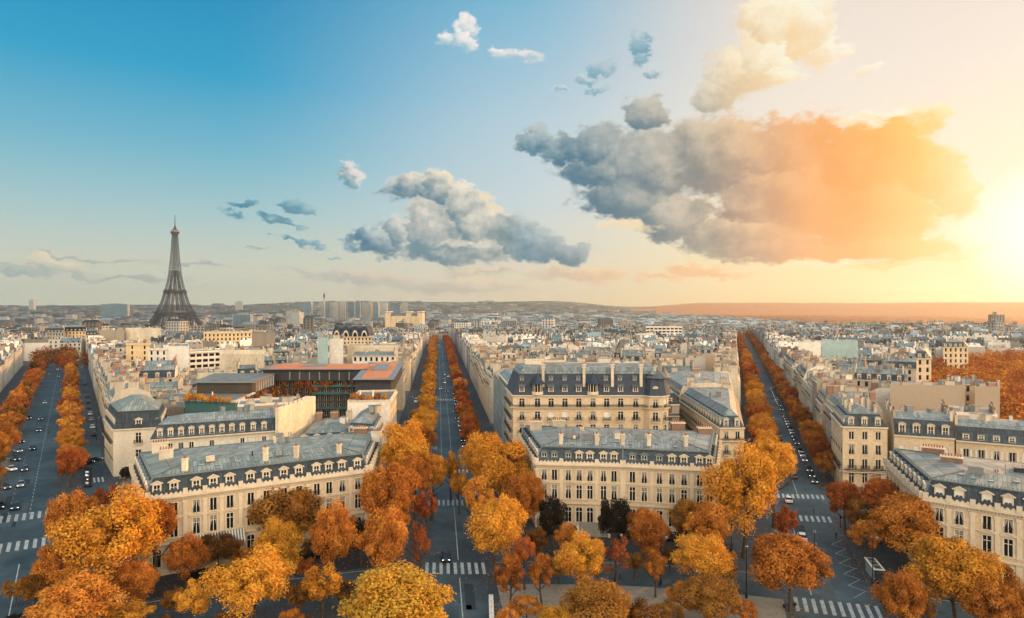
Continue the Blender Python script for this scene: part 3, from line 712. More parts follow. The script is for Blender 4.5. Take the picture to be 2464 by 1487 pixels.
# terrain: one sheet out to the hills
g = MB(); rr = [0, 60, 120, 200, 300, 400, 500, 600, 700, 800, 950, 1100, 1300, 1500, 1800, 2200, 2800, 3600, 4600, 6000, 7500, 9000]
ang = [radians(a) for a in range(-60, 61, 4)]+[radians(a) for a in range(90, 300, 30)]
for r0, r1 in zip(rr, rr[1:]):
    for k in range(len(ang)):
        a0, a1 = ang[k], ang[(k+1) % len(ang)]
        q = [(sin(a0)*r0, cos(a0)*r0), (sin(a0)*r1, cos(a0)*r1), (sin(a1)*r1, cos(a1)*r1), (sin(a1)*r0, cos(a1)*r0)]
        if r0 == 0: q = q[1:] if False else [q[0], q[1], q[2]]
        g.face([(x, y, gz(x, y)-.05) for x, y in q][::-1], 'ground_city')
tag(g.build('ground'), kind='structure')
def ring(name, R0, R1, a0, a1, z, mt, thick=0., n=60):
    b = MB()
    for k in range(n):
        t0, t1 = radians(a0+(a1-a0)*k/n), radians(a0+(a1-a0)*(k+1)/n)
        q = [(C0[0]+sin(t0)*R0, C0[1]+cos(t0)*R0), (C0[0]+sin(t1)*R0, C0[1]+cos(t1)*R0), (C0[0]+sin(t1)*R1, C0[1]+cos(t1)*R1), (C0[0]+sin(t0)*R1, C0[1]+cos(t0)*R1)]
        b.face([(x, y, z+thick) for x, y in q], mt, q)
        if thick:
            a, c_ = q[0], q[1]; b.face([(a[0], a[1], z), (c_[0], c_[1], z), (c_[0], c_[1], z+thick), (a[0], a[1], z+thick)], 'kerb_stone')
            if k == 0: b.face([(q[3][0], q[3][1], z), (q[0][0], q[0][1], z), (q[0][0], q[0][1], z+thick), (q[3][0], q[3][1], z+thick)], 'kerb_stone')
            if k == n-1: b.face([(q[1][0], q[1][1], z), (q[2][0], q[2][1], z), (q[2][0], q[2][1], z+thick), (q[1][0], q[1][1], z+thick)], 'kerb_stone')
    return tag(b.build(name), kind='structure')
ring('square_road', 40, 214, -60, 75, 0.0, 'asphalt')
# avenues (carriageways) and their pavements
ML, MC, MR = -.7048, -.1177, .354
def av(nm, m, b0, b1, Y0, Y1): return line_strip(nm, m, b0, b1, Y0, Y1, .006, 'asphalt')
av('avenue_road', ML, -20, -3.2, 70, 520); av('side_lane', ML, 3, 10, 130, 520)
av('avenue_road', MC, -3.2, 10.0, 80, 1500)
av('avenue_road', MR, 9.5, 24.2, 80, 1400)
def pav(m, b0, b1, Y0, Y1): line_strip('pavement', m, b0, b1, Y0, Y1, .01, 'pavement', .12)
pav(ML, -42, -20, 205, 520); pav(ML, -3.2, 3, 150, 520); pav(ML, 10, 14, 172, 520)
pav(MC, -17, -3.2, 196, 1500); pav(MC, 10.0, 22.4, 196, 1500)
pav(MR, 3, 9.5, 172, 1400); pav(MR, 24.2, 31, 172, 1400)
# hotel plots between ring street and square
def plot(nm, m0, b0, m1, b1, R0, R1, mt, th, n=14, z=.01):
    b = MB(); 
    def onr(m, bb, R_):
        # intersection of the line X=mY+bb with the circle of radius R_ about C0
        k = bb-C0[0]; A_ = 1+m*m; B_ = 2*(m*k+24); C_ = k*k+576-R_*R_
        Y = (-B_+sqrt(B_*B_-4*A_*C_))/(2*A_); return (m*Y+bb, Y)
    def arc(R_):
        p, q = onr(m0, b0, R_), onr(m1, b1, R_)
        a0, a1 = atan2(p[0]-C0[0], p[1]-C0[1]), atan2(q[0]-C0[0], q[1]-C0[1])
        return [(C0[0]+sin(a0+(a1-a0)*k/n)*R_, C0[1]+cos(a0+(a1-a0)*k/n)*R_) for k in range(n+1)]
    i_, o_ = arc(R0), arc(R1)
    for k in range(n):
        q = [i_[k], i_[k+1], o_[k+1], o_[k]]; b.face([(x, y, z+th) for x, y in q], mt, q)
        if th: b.face([(i_[k][0], i_[k][1], z), (i_[k+1][0], i_[k+1][1], z), (i_[k+1][0], i_[k+1][1], z+th), (i_[k][0], i_[k][1], z+th)], 'kerb_stone')
    if th:
        for a, c_ in ((o_[0], i_[0]), (i_[-1], o_[-1])): b.face([(a[0], a[1], z), (c_[0], c_[1], z), (c_[0], c_[1], z+th), (a[0], a[1], z+th)], 'kerb_stone')
    return tag(b.build(nm), kind='structure')
plot('hotel_plot', ML, 3, MC, -3.5, 146, 186, 'pavement', .12)
plot('hotel_plot', MC, 10.5, MR, 8.5, 146, 186, 'pavement', .12)
plot('hotel_plot', MR, 24.2, 1.05, -30, 146, 186, 'pavement', .12)
plot('square_pavement', ML, 3, MC, -3.5, 96, 136, 'pavement', .12)
plot('square_pavement', MC, 10.5, MR, 8.5, 96, 136, 'pale_paving', .12)
plot('square_pavement', MR, 24.2, 1.05, -30, 96, 138, 'pavement', .12)
plot('forecourt', ML, 12, MC, -12, 147, 158, 'earth', 0, z=.14)
plot('forecourt', MC, 20, MR, 0, 147, 160, 'earth', 0, z=.14)
# road paint: one object for each marking
def crossing(m, b0, b1, Y, dep=3.4, w=.55, gap=.62, skew=0.):
    b = MB(); x = b0+.5; cs = sqrt(1+m*m)
    while x < b1-.6:
        Yb = Y+(x-b0)*skew
        q = [(m*Yb+x, Yb), (m*Yb+x+w*cs, Yb), (m*(Yb+dep)+x+w*cs, Yb+dep), (m*(Yb+dep)+x, Yb+dep)]
        b.face([(p[0], p[1], .016) for p in q], 'road_paint'); x += (w+gap)*cs
    tag(b.build('zebra_crossing_marking'), kind='structure')
crossing(MC, -3, 10, 116.5, 5.2, .62, .72); crossing(MC, -3, 10, 156.5, 4.5); crossing(MC, -3, 10, 187.5, 3.6, .6, .6); crossing(MC, -3, 10, 330, 6, .6, .6)
crossing(MR, 9.8, 24, 102.5, 5.0, .62, .75, -.25); crossing(MR, 9.8, 24, 146, 4, .6, .65, -.15); crossing(MR, 9.8, 24, 163, 3.6, .6, .6, -.1)
crossing(ML, -21, -4, 124, 5, .65, .8, .4); crossing(ML, -21, -3, 142, 5, .65, .8, .4); crossing(ML, 3.3, 10, 176, 5, .5, .5, .3)
crossing(MR, 26, 31, 152, 6, .4, .4, -.1)
def lane(m, b, Y0, Y1, dash=None, w=.16):
    mb = MB(); Y = Y0
    while Y < Y1:
        Yn = min(Y+(dash[0] if dash else 20), Y1)
        q = [(m*Y+b-w/2, Y), (m*Y+b+w/2, Y), (m*Yn+b+w/2, Yn), (m*Yn+b-w/2, Yn)]
        mb.face([(x, y, gz(x, y)+.016) for x, y in q], 'road_paint'); Y = Yn+(dash[1] if dash else 0)
    tag(mb.build('lane_marking'), kind='structure')
lane(ML, -10.1, 75, 121, None, .22); lane(ML, -10.1, 150, 480, (1.6, 1.6), .2); lane(ML, -15.2, 150, 230, (1, 3))
lane(MC, 3.9, 84, 115); lane(MC, 3.9, 123, 155.5); lane(MC, 1.0, 193, 600, None, .13); lane(MC, 4.4, 193, 900, None, .13)
lane(MR, 13.5, 108, 145, None, .18); lane(MR, 17, 166, 200)
# bus stop zigzag along the right avenue's kerb
zz = MB(); 
for k in range(11):
    Y0 = 107+k*2.4; Y1 = Y0+2.4; a = (MR*Y0+(23.2 if k % 2 else 20.6), Y0); b_ = (MR*Y1+(20.6 if k % 2 else 23.2), Y1)
    zz.bar((a[0], a[1], .017), (b_[0], b_[1], .017), .09, 'road_paint', .01)
tag(zz.build('zigzag_marking'), kind='structure')
tx = bpy.data.curves.new('bus_lettering', 'FONT'); tx.body = 'BUS'; tx.size = 3.2; tx.align_x = 'CENTER'; tx.extrude = .002
to = bpy.data.objects.new('bus_lane_lettering', tx); COL.objects.link(to); to.location = (MC*222-2.0, 222, .02); to.rotation_euler = (0, 0, pi+.117); to.scale = (.55, 2.0, 1)
tx.materials.append(MAT['road_paint']); tag(to, kind='structure')
# ------------------------------------------------------------------ the three mansions on the square
RB = random.Random(11)
def part_box(root, name, px, ytop, Y, w, d, z0, m, rot=0., pots=True, top=None):
    zt = H-(ytop-EYE)*Y/F; b = MB(); b.box((0, 0, 0), w, d, zt-z0, m); b.box((0, 0, zt-z0), w+.25, d+.25, .2, top or 'trim')
    if pots:
        n = max(2, int(w/.5))
        for i in range(n): b.lathe((-w/2+.3+i*(w-.6)/max(1, n-1), 0, zt-z0+.2), [(.14, 0), (.11, .6), (0, .58)], 'terracotta', 6)
    ro = [c for c in root.children if c.name.startswith('roof')][0]
    o = b.build(name, ro); o.location = ((px-CX)/F*Y, Y, z0); o.rotation_euler.z = rot
    return o
def mansion(P, nf, label, fr, upp, low, dkinds, chimneys, pil=True, ndorm=2.4, kinds=('rail curtain', 'cross ped curtain', 'cross arch')):
    n = len(P); zc = 14.6
    root = empty('mansion', (0, 0, 0), 0, label, 'mansion', 'mansions facing the star square')
    wm, rm, bm = MB(), MB(), MB(); holes = []
    rows = [(1.7, 5.0, 1.45, kinds[2]), (6.9, 9.9, 1.3, kinds[1]), (10.95, 13.3, 1.25, kinds[0])]
    for i in range(n):
        A, B = P[i], P[(i+1) % n]; L = math.dist(A, B); ux, uy = (B[0]-A[0])/L, (B[1]-A[1])/L
        f = fr[i] if i in fr else [(j+.5)/int(L/2.9) for j in range(int(L/2.9))]
        if i >= n-1-0 or i in nf or True:
            if vis(A, B) or i in nf: holes += facade(wm, A, B, 0, zc, rows, f, 'stone')
            else: wm.wallq(A, B, 0, zc, 'stone')
        if i == n-2: continue
        strip(wm, A, B, 0, 1.2, .12, 'trim', .05); strip(wm, A, B, 5.75, .3, .35, 'trim', .05); strip(wm, A, B, 6.05, .75, .22, 'stone')
        strip(wm, A, B, 6.75, .12, .3, 'trim'); strip(wm, A, B, 10.5, .18, .14, 'trim'); strip(wm, A, B, 13.7, .18, .16, 'trim')
        strip(wm, A, B, 14.15, .2, .35, 'trim', .1); strip(wm, A, B, 14.35, .3, .62, 'trim', .15)
        k = int(L/.5)
        for j in range(k): wm.box((A[0]+ux*(j+.5)*L/k+uy*.3, A[1]+uy*(j+.5)*L/k-ux*.3, 13.95), .22, .3, .2, 'trim', atan2(uy, ux))
        # parapet with its row of little scallops
        strip(bm, A, B, 14.65, .42, .5, 'trim', .1)
        k = int(L/.78); r = atan2(uy, ux)
        for j in range(k):
            u = (j+.5)*L/k; c = (A[0]+ux*u+uy*.42, A[1]+uy*u-ux*.42)
            bm.box((c[0], c[1], 15.07), .5, .14, .22, 'trim', r); bm.box((c[0], c[1], 15.29), .24, .14, .14, 'trim', r)
        # giant pilasters between the groups of bays
        gs = [0.012]+[(a+b)/2 for a, b in zip(f, f[1:]) if (b-a)*L > 2.85]+[.988]
        for a in gs:
            c = (A[0]+ux*a*L+uy*.09, A[1]+uy*a*L-ux*.09)
            wm.box((c[0], c[1], 6.9), .7, .18, 6.6, 'trim', r); wm.box((c[0], c[1], 13.1), .95, .34, .5, 'trim', r); wm.box((c[0], c[1], 1.2), .9, .2, 4.5, 'trim', r)
            bm.box((A[0]+ux*a*L+uy*.35, A[1]+uy*a*L-ux*.35, 14.7), .8, .62, 1.15, 'trim', r)
    # roof
    Q = inset(P, [1.5 if i != n-2 else .6 for i in range(n)]); z1 = 18.1
    T = safe_inset(Q, [6.8 if i != n-2 else 5. for i in range(n)])
    for (P0, P1, za, zb, m_) in ((P, Q, zc, z1, low), (Q, T, z1, 18.95, upp)):
        for i in range(n):
            a, b, c_, d_ = P0[i], P0[(i+1) % n], P1[(i+1) % n], P1[i]; L = math.dist(a, b); sl = math.hypot(zb-za, math.dist(a, d_)*.7)
            off = (d_[0]-a[0])*(b[0]-a[0])/L+(d_[1]-a[1])*(b[1]-a[1])/L
            rm.face([(a[0], a[1], za), (b[0], b[1], za), (c_[0], c_[1], zb), (d_[0], d_[1], zb)], m_, [(0, 0), (L, 0), (off+math.dist(d_, c_), sl), (off, sl)])
    rm.face([(p[0], p[1], 18.95) for p in T], upp, list(T))
    for i in range(n):
        strip(rm, Q[i], Q[(i+1) % n], z1-.1, .22, .3, 'lead')
        if i != n-2:
            A, B = Q[i], Q[(i+1) % n]; L = math.dist(A, B); k = int(L/.55)
            for j in range(k): rm.box((A[0]+(B[0]-A[0])*(j+.5)/k, A[1]+(B[1]-A[1])*(j+.5)/k, z1+.12), .16, .12, .28, 'lead')
    for i in range(n):       # hips
        rm.bar((P[i][0], P[i][1], zc+.1), (Q[i][0], Q[i][1], z1), .22, 'lead'); rm.bar((Q[i][0], Q[i][1], z1+.05), (T[i][0], T[i][1], 19.0), .18, 'zinc_light')
    wm.build('wall', root); ro = rm.build('roof', root); bm.build('balustrade', root)
    for (loc, rz, w, h_, kind) in holes:
        kk = kind.replace('curtain', '') if RB.random() < .5 else kind
        inst(win_mesh(kk, w, h_), 'window', root, loc, rz)
    for i in range(n):
        if i == n-2: continue
        A, B = P[i], P[(i+1) % n]; L = math.dist(A, B); ux, uy = (B[0]-A[0])/L, (B[1]-A[1])/L
        f = fr[i] if i in fr else [(j+.5)/int(L/2.9) for j in range(int(L/2.9))]
        for a in f:
            p = (A[0]+ux*a*L-uy*.45, A[1]+uy*a*L+ux*.45, 15.25)
            inst(dormer_mesh(dkinds[0] if (a < .5 and i == 0) or len(dkinds) < 2 else dkinds[1], 1.1, 1.6, 1.5, *(('lead', 'slate') if (a < .5 and len(dkinds) > 1) else ('trim', 'lead'))), 'dormer', ro, p, atan2(uy, ux))
    for c in chimneys: part_box(root, 'chimney', *c)
    A, B = Q[0], Q[1] if n == 4 else Q[2]; ux, uy = B[0]-A[0], B[1]-A[1]; L = math.hypot(ux, uy); ux /= L; uy /= L
    for k in range(9):
        f = .12+.085*k+RB.uniform(-.02, .02); q = MB(); q.box((0, 0, 0), .9, .75, .14, 'lead', 0, 'pale_glass'); o = q.build('skylight', ro)
        dd = RB.uniform(1.6, 4.5); o.location = (A[0]+ux*f*L-uy*dd, A[1]+uy*f*L+ux*dd, z1+.85*dd/6.8+.02); o.rotation_euler = (0, 0, atan2(uy, ux))
    for k in range(12):
        x, y = T[0][0]+(T[2][0]-T[0][0])*RB.random(), T[0][1]+(T[2][1]-T[0][1])*RB.random(); q = MB(); w_ = RB.choice(((.25, .25, .9), (.6, .6, .7), (.12, .12, 1.8), (1.6, 1.0, 1.0), (2.4, .5, 1.3)))
        q.box((0, 0, 0), *w_, RB.choice(('render_cream', 'grey_metal', 'zinc_light', 'black_metal'))); o = q.build('roof_vent', ro); o.location = (x, y, 18.9); o.rotation_euler.z = atan2(uy, ux)
    keep(P, 2)
    return root
fB1 = [.095, .215, .375, .500, .625, .780, .900]
fB2 = [.105, .235, .40, .535, .665, .83, .935]
PB = [(5.4,140.7), (24.6,138.7), (44.0,134.9), (52.5,158.5), (2.2,167.3)]
mB = mansion(PB, (), 'cream mansion right of the central avenue, zinc roof, scalloped parapet, flight of steps below', {0: fB1, 1: fB2}, 'zinc', 'slate', ('arc', 'ped'),
  [(1350,1046,143.6,.85,.8,17,'render_cream'), (1436,1046,142.8,.85,.8,17,'render_cream'), (1498,1046,142.2,.85,.8,17,'render_cream'), (1561,1047,141.6,.85,.8,17,'render_cream'), (1650,1050,140.5,.85,.8,17,'render_cream'),
   (1631,1018,160,3.4,1.6,17,'chimney_brick'), (1694,1030,155,3.2,1.6,17,'chimney_brick'), (1289,1014,160,3.0,1.4,17,'chimney_stone'), (1344,1012,163,3.2,1.4,17,'chimney_stone'), (1400,1030,156,.8,.8,17,'render_cream')])
fA = {0: [.048,.115,.205,.275,.345,.435,.505,.585,.655,.74,.80,.865,.945], 3: None}
PA = [(-67.2,114.2), (-30.8,134.3), (-33.9,161), (-82.2,135.4)]
mA = mansion(PA, (), 'cream mansion left of the central avenue, pale green zinc roof, striped awning at its front', {0: fA[0]}, 'zinc_green', 'slate', ('ped',),
  [(445,1105,120.4,.85,.85,17,'render_cream'), (639,1079,127.8,.85,.85,17,'render_cream'), (713,1075,130.5,.85,.85,17,'render_cream'), (816,1071,134.8,.85,.85,17,'render_cream'),
   (400,1083,129,2.6,1.0,17,'render_cream',.5), (385,1066,135,3.0,1.0,17,'render_cream',.5), (868,1030,155,3.0,1.4,17,'chimney_brick'), (535,1090,134,.9,.9,16,'render_cream'), (905,1040,152,2.2,1.2,17,'render_white')])
PC = [(75.6,114.9), (103,93.9), (121,114), (84.5,141.0)]
mC = mansion(PC, (), 'cream mansion with dark slate roof at the lower right corner, white blinds in its dormers', {0: [.07,.155,.27,.355,.44,.55,.635,.72,.83,.92]}, 'zinc_light', 'slate', ('ped blind',),
  [(2290,1100,125,3.6,1.6,17,'chimney_brick',-.6), (2245,1078,133,4.0,1.2,17,'chimney_brick',-.6), (2398,1140,117,1.0,5,17,'chimney_stone',-.6), (2455,1168,112,1.0,4,17,'chimney_stone',-.6)])
# glazed monitor on that roof, steps, awning
b = MB(); b.box((0, 0, 0), 11, 2.6, .9, 'dark_wall'); b.box((0, 0, .9), 11.6, 3.2, .12, 'zinc'); 
for i in range(18): b.box((-5.4+i*.635, 0, 1.02), .09, 3.1, .06, 'lead')
o = b.build('roof_lantern', [c for c in mC.children if c.name.startswith('roof')][0]); o.location = (99, 114.5, 18.9); o.rotation_euler.z = -.65
b = MB()
for i in range(10): b.box((0, -i*.42, 0), 6.2, .44, 1.7-i*.17, 'pale_paving')
b.box((-3.35, -1.9, 0), .5, 4.6, 1.2, 'trim'); b.box((3.35, -1.9, 0), .5, 4.6, 1.2, 'trim')
o = b.build('entrance_steps'); o.location = (18.0, 138.9, .13); o.rotation_euler.z = -.1; tag(o, 'pale stone flight of steps below the ground floor door of the central mansion', 'steps')
b = MB(); L_ = 9.5
b.face([(-L_/2, 0, 3.2), (-L_/2, -2.6, 1.6), (L_/2, -2.6, 1.6), (L_/2, 0, 3.2)][::-1], 'awning', [(0, 0), (0, 3), (L_, 3), (L_, 0)][::-1])
b.face([(-L_/2, -2.6, 1.15), (L_/2, -2.6, 1.15), (L_/2, -2.6, 1.6), (-L_/2, -2.6, 1.6)], 'awning', [(0, 0), (L_, 0), (L_, 1), (0, 1)])
for s in (-1, 1): b.bar((s*L_/2, 0, 1.7), (s*L_/2, -2.6, 1.6), .06, 'grey_metal')
o = b.build('awning', mA); o.location = (-56.5, 119.8, 3.4); o.rotation_euler.z = atan2(20.1, 36.4)

# ------------------------------------------------------------------ the blocks on the far side of the ring street
BG = 'apartment houses on the ring street'
# long cream block with navy slate roof
zc = 24.0
PH = [(0.3,182), (38.4,182), (39.6,180.2), (43.2,180.2), (45.6,182.4), (46.2,186), (47.6,199), (-1.8,199)]
big = building(PH, 0, zc, 'big cream apartment block with navy slate roof, two turret dormers and tall cream chimneys', 'apartment_block', 'apartment block', det=2, party=(6,), wall='stone',
    s1=(2.2, 6.0), s2=(6, 1.8), low='slate_navy', upp='zinc', rows=[(20.6,23.1,1.65,'cross arch rail'), (16.8,19.3,1.65,'cross arch balc'), (13.0,15.5,1.65,'cross arch balc'), (9.2,11.7,1.65,'cross arch balc')],
    fracs={0: [.068,.187,.291,.397,.503,.611,.716,.823,.938], 2: [.5], 3: [.5], 4: [.5], 1: [], 5: [.3,.7]}, dorm=None, chim=False, balc=(20.5,), R=RB, clutter=False)
bro = [c for c in big.children if c.name.startswith('roof')][0]
for i, f in enumerate([.068,.187,.291,.397,.503,.611,.716,.823,.938]):
    x = .3+38.1*f
    if i in (1, 5):
        q = MB(); q.lathe((0, 0, -.4), [(1.5, 0), (1.65, .3), (1.65, .6), (1.35, .6), (1.35, 3.2), (2.3, 3.15), (1.4, 4.1), (.5, 5.6), (0, 6.4)], 'slate_navy', 10)
        for k in range(10): 
            a = pi/10+2*pi*k/10; q.box((1.36*cos(a), 1.36*sin(a), -.4), .16, .16, 3.6, 'trim', a)
        q.lathe((0, 0, -.5), [(1.2, 0), (1.75, .1), (1.75, .95), (1.45, .95)], 'trim', 10); q.lathe((0, 0, .4), [(1.37, 0), (1.37, 2.1)], 'glass_dark', 10)
        o = q.build('dormer', bro); o.location = (x, 182.5, 24.6)
    else: inst(dormer_mesh('shed', 1.15, 1.35, 1.5), 'dormer', bro, (x, 182.35, 25.1))
    inst(dormer_mesh('shed', .7, .7, 1.2), 'dormer', bro, (x, 183.6, 28.3))
for x in (9.1, 21.1, 29.4, 37.8):
    q = MB(); q.box((0, 0, 0), .8, .9, 6.8, 'render_cream'); q.box((0, 0, 6.0), 1.15, 1.2, .3, 'trim'); q.box((0, 0, 6.8), 1.3, 1.3, .35, 'trim')
    for k in (-.3, .3): q.lathe((k, 0, 7.3), [(.16, 0), (.12, .6), (0, .6)], 'terracotta', 6)
    o = q.build('chimney', bro); o.location = (x, 183.3, 25.8)
for (x, y, r_) in ((42.6, 184.6, 4.2), (45.2, 185.6, 1.9)):
    q = MB(); q.lathe((0, 0, 0), [(r_, 0), (r_*.8, 3.2), (r_*.74, 4.6), (r_*.86, 4.6), (r_*.35, 6.2), (0, 7.4)], 'slate_navy', 12)
    q.lathe((0, 0, 4.5), [(r_*.8, 0), (r_*.9, .2), (r_*.4, 1.9), (0, 3)], 'zinc', 12)
    o = q.build('turret_roof', bro); o.location = (x, y, 24.2)
inst(dormer_mesh('arc', 1.0, 1.4, 1.2, 'trim', 'slate_navy'), 'dormer', bro, (41.5, 180.9, 24.6))
inst(dormer_mesh('arc', 1.0, 1.4, 1.2, 'trim', 'slate_navy'), 'dormer', bro, (45.2, 182.7, 24.6), .72)
q = MB(); q.box((0, 0, 0), 6, 1.2, 2.4, 'render_cream'); q.box((0, 0, 2.4), 6.3, 1.5, .25, 'trim'); o = q.build('chimney', bro); o.location = (7, 195, 30.8)
keep(PH, 1)
# netted scaffold front along the central avenue
PN = [(1.2-.6,200.5), (14,200.5), (11,252), (-5.4,252)]
building(PN, 0, 23.0, 'house wrapped in pale blue scaffold netting beside the central avenue', 'netted_house', 'apartment house', det=1, wall='render_cream', party=(0, 1, 2), low='zinc', s1=None, s2=(3,1.6), upp='zinc_light', dorm=None, R=RB)
b = MB(); A, B = (-5.9-.6, 252), (.3-.6, 200.2)
for k in range(8): b.wallq((A[0]-.8, A[1]), (B[0]-.8, B[1]), 2+k*2.6, 4.45+k*2.6, 'net')
for k in range(27):
    f = k/26; x, y = A[0]+(B[0]-A[0])*f-.9, A[1]+(B[1]-A[1])*f; b.box((x, y, 0), .07, .07, 23.4, 'grey_metal')
for k in range(9): b.bar((A[0]-.9, A[1], 2+k*2.6), (B[0]-.9, B[1], 2+k*2.6), .1, 'grey_metal')
tag(b.build('scaffold'), 'pale blue netted scaffold climbing the side of the block by the central avenue', 'scaffold'); keep(PN, 1)
# corner house on the right avenue, grey, seen over the mansion
P = [(57.2,172), (63.9,172), (80,221), (59.5,221)]
building(P, 0, 16.5, 'cream corner house with hipped slate roof, left mouth of the right avenue', group=BG, det=2, party=(2,), wall='stone', low='slate', upp='zinc', s1=(1.6,3.0), s2=(4.5,1.7),
    rows=[(13.2,15.4,1.15,'rail hood'), (9.3,11.7,1.15,'balc'), (5.6,8,1.15,'rail'), (1.8,4.4,1.2,'plain')], fracs={0: [.27,.73]}, dorm='arc', dorm_wh=(.95,1.5), balc=(12.9,), R=RB); keep(P, 1)
P = [(47.8,200), (53.5,200), (58,236), (50,236)]
building(P, 0, 18.5, 'narrow grey house with slate roof just behind the corner turret', group=BG, det=2, party=(2,3), wall='stone_grey', balc=(14.8,), R=RB); keep(P, 1)
P = [(59.5,222.5), (79.3,222.5), (92,262), (62,262)]
building(P, 0, 18, 'low zinc roofed house behind the cream corner house of the right avenue', group=BG, det=1, party=(0,2), wall='stone_grey', blank='render_cream', low='zinc', upp='zinc_light', R=RB); keep(P, 1)

# left part: corner pavilion with the green zinc hip
P = [(-116.4,182.5), (-104.2,186.5), (-112.5,204), (-131,201)]
pav_ = building(P, 0, 13.9, 'white corner pavilion with tall pale green hipped zinc roof at the left avenue', group=BG, det=2, party=(), wall='stone_pale', low='slate', upp='zinc_green', s1=(1.3,5.0), s2=(6.2,3.2),
    rows=[(9.6,12.6,1.5,'cross balc'), (4.4,7.6,1.5,'cross rail'), (.9,3.2,1.3,'plain')], fracs={0: [.5]}, dorm='ped', dorm_wh=(1.3,1.9), R=RB, chim=False, clutter=False); keep(P, 1)
# long house with bull's eye dormers
a1 = pt(360,1058,16.5); a2 = pt(664,1036,16.5)
P = quad(a1, a2, (-5, 15))
building(P, 0, 16.5, "long pale house with bull's-eye dormers and white shutters above the left mansion", group=BG, det=2, party=(1,), wall='stone_pale', blank='render_cream', low='slate', upp='zinc_light', s1=(1.5,3.3), s2=(5,1.3),
    rows=[(13.0,15.2,1.05,'shut rail'), (9.3,11.7,1.1,'shut'), (5.8,8.2,1.1,'shut'), (2,4.6,1.1,'plain')], fracs={0: [.075,.155,.235,.315,.395,.475,.555,.635,.72,.81,.90]}, dorm='arc', dorm_wh=(.85,1.5), balc=(12.8,), R=RB, bay=2.9); keep(P, 1)
# its tall blank gable
b = MB(); g1 = pt(666,1036,16.5); P = [(g1[0],g1[1]-1), (g1[0]+.9,g1[1]-1), (g1[0]+3.5,g1[1]+22), (g1[0]+.5,g1[1]+22)]
for i in range(4): b.wallq(P[i], P[(i+1) % 4], 0, 22.6, 'render_cream')
b.face([(p[0], p[1], 22.6) for p in P], 'trim')
for k in range(5): b.lathe((P[0][0]+.9+k*.32, P[0][1]+4+k*2.6, 22.6), [(.14, 0), (.1, .7), (0, .7)], 'terracotta', 6)
tag(b.build('gable_wall'), 'tall blank cream gable wall rising at the end of the shuttered house', 'gable wall'); keep(P, .5)
# slate roofed court between gable and central avenue
P = [pt(700,1078,14.5), pt(838,1056,15), (-43,196), (-62,188)]
P = [(-57.5,167.5), (-44.8,171.5), (-47,192), (-61,188)]
building(P, 0, 12.6, 'slate roofed court wing with white dormers, right of the blank cream gable', group=BG, det=2, party=(2,), wall='stone_grey', low='slate', upp='zinc_green', s1=(1.4,2.7), s2=(3.5,.7), dorm='ped', dorm_wh=(1,1.6), R=RB); keep(P, 1)
P = [(-44.6,167), (-35.6,164.5), (-37.6,183), (-46.6,186)]
building(P, 0, 15.2, 'corner house with dark slate mansard and grey hipped zinc roof at the central avenue', group=BG, det=2, party=(2,), wall='stone', low='slate', upp='zinc', s1=(1.5,3.4), s2=(3,1.4), dorm='ped', dorm_wh=(1,1.7), R=RB, chim=False); keep(P, 1)
P = [(-51.6,196), (-38.6,198), (-41,222), (-54,220)]
wb = building(P, 0, 19.6, 'white blank walled block with a shrub terrace on its flat roof beside the central avenue', group=BG, det=1, party=(0,3), wall='render_cream', blank='render_white', flat=True, upp='grey_metal', chim=False, R=RB, clutter=False); keep(P, 1)

# modern courtyard block: dark glass, orange roof decks
C_ = MB(); 
mod = empty('courtyard_building', (0, 0, 0), 0, 'modern dark glass block around a court with orange roof decks and hanging vines', 'office building')
def slab(P, z0, z1, m, top=None, parent=mod, name='wing'):
    b = MB()
    for i in range(len(P)): b.wallq(P[i], P[(i+1) % len(P)], z0, z1, m)
    b.face([(p[0], p[1], z1) for p in P], top or m, list(P)); return b.build(name, parent)
PM = [(-103,259), (-58.5,259), (-62,284), (-106,284)]
slab(PM, 19, 23.2, 'dark_wall'); slab(inset(PM, [-.9]*4), 23.2, 23.7, 'black_metal', 'grey_metal', name='roof_slab'); slab(inset(PM, [1.2]*4), 23.7, 23.85, 'orange_deck', name='roof_deck'); slab([(-90,268), (-80,268), (-81,276), (-91,276)], 23.85, 24.3, 'grey_metal', name='plant_room')
b = MB(); hl = facade(b, (-103,261), (-60,261), 0, 19, [(1+k*3.1, 3.3+k*3.1, 1.7, 'plain') for k in range(6)], [(j+.5)/16 for j in range(16)], 'courtyard'); b.build('court_wall', mod)
for h_ in hl: inst(win_mesh('plain', h_[2], h_[3]), 'window', mod, h_[0], h_[1])
b = MB()
for k in (1, 3, 4): b.box((-72, 260.2, 3.9+k*3.1), 22, 1.4, .9, 'teal_glass')
b.build('glass_balcony', mod)
b = MB()
for k in range(9): b.box((-92+k*4.1, 258.8, 19.3), .5, .3, 3.4, 'grey_metal')
b.build('mullion', mod)
PR = [(-56,223.5), (-43.2,223.5), (-51.4,292), (-66,292)]
slab(PR, 18, 23.2, 'dark_wall', name='right_wing'); slab(inset(PR, [-1]*4), 23.2, 23.7, 'black_metal', 'grey_metal', name='roof_slab'); slab(inset(PR, [1.6]*4), 23.7, 23.85, 'orange_deck', name='roof_deck')
slab([(-56,252), (-50,252), (-53,272), (-59,272)], 23.85, 24.8, 'grey_metal', name='plant_room')
P = [(-54.5,224), (-43.4,224), (-49.5,262), (-60,262)]; slab(P, 0, 18, 'courtyard', name='right_wing')
PLW = [(-117,232), (-96.5,232), (-99,258), (-122,258)]
slab(PLW, 0, 21.5, 'courtyard', name='left_wing'); slab(inset(PLW, [-1]*4), 21.5, 22.1, 'grey_metal', 'zinc', name='roof_deck')
b = MB(); 
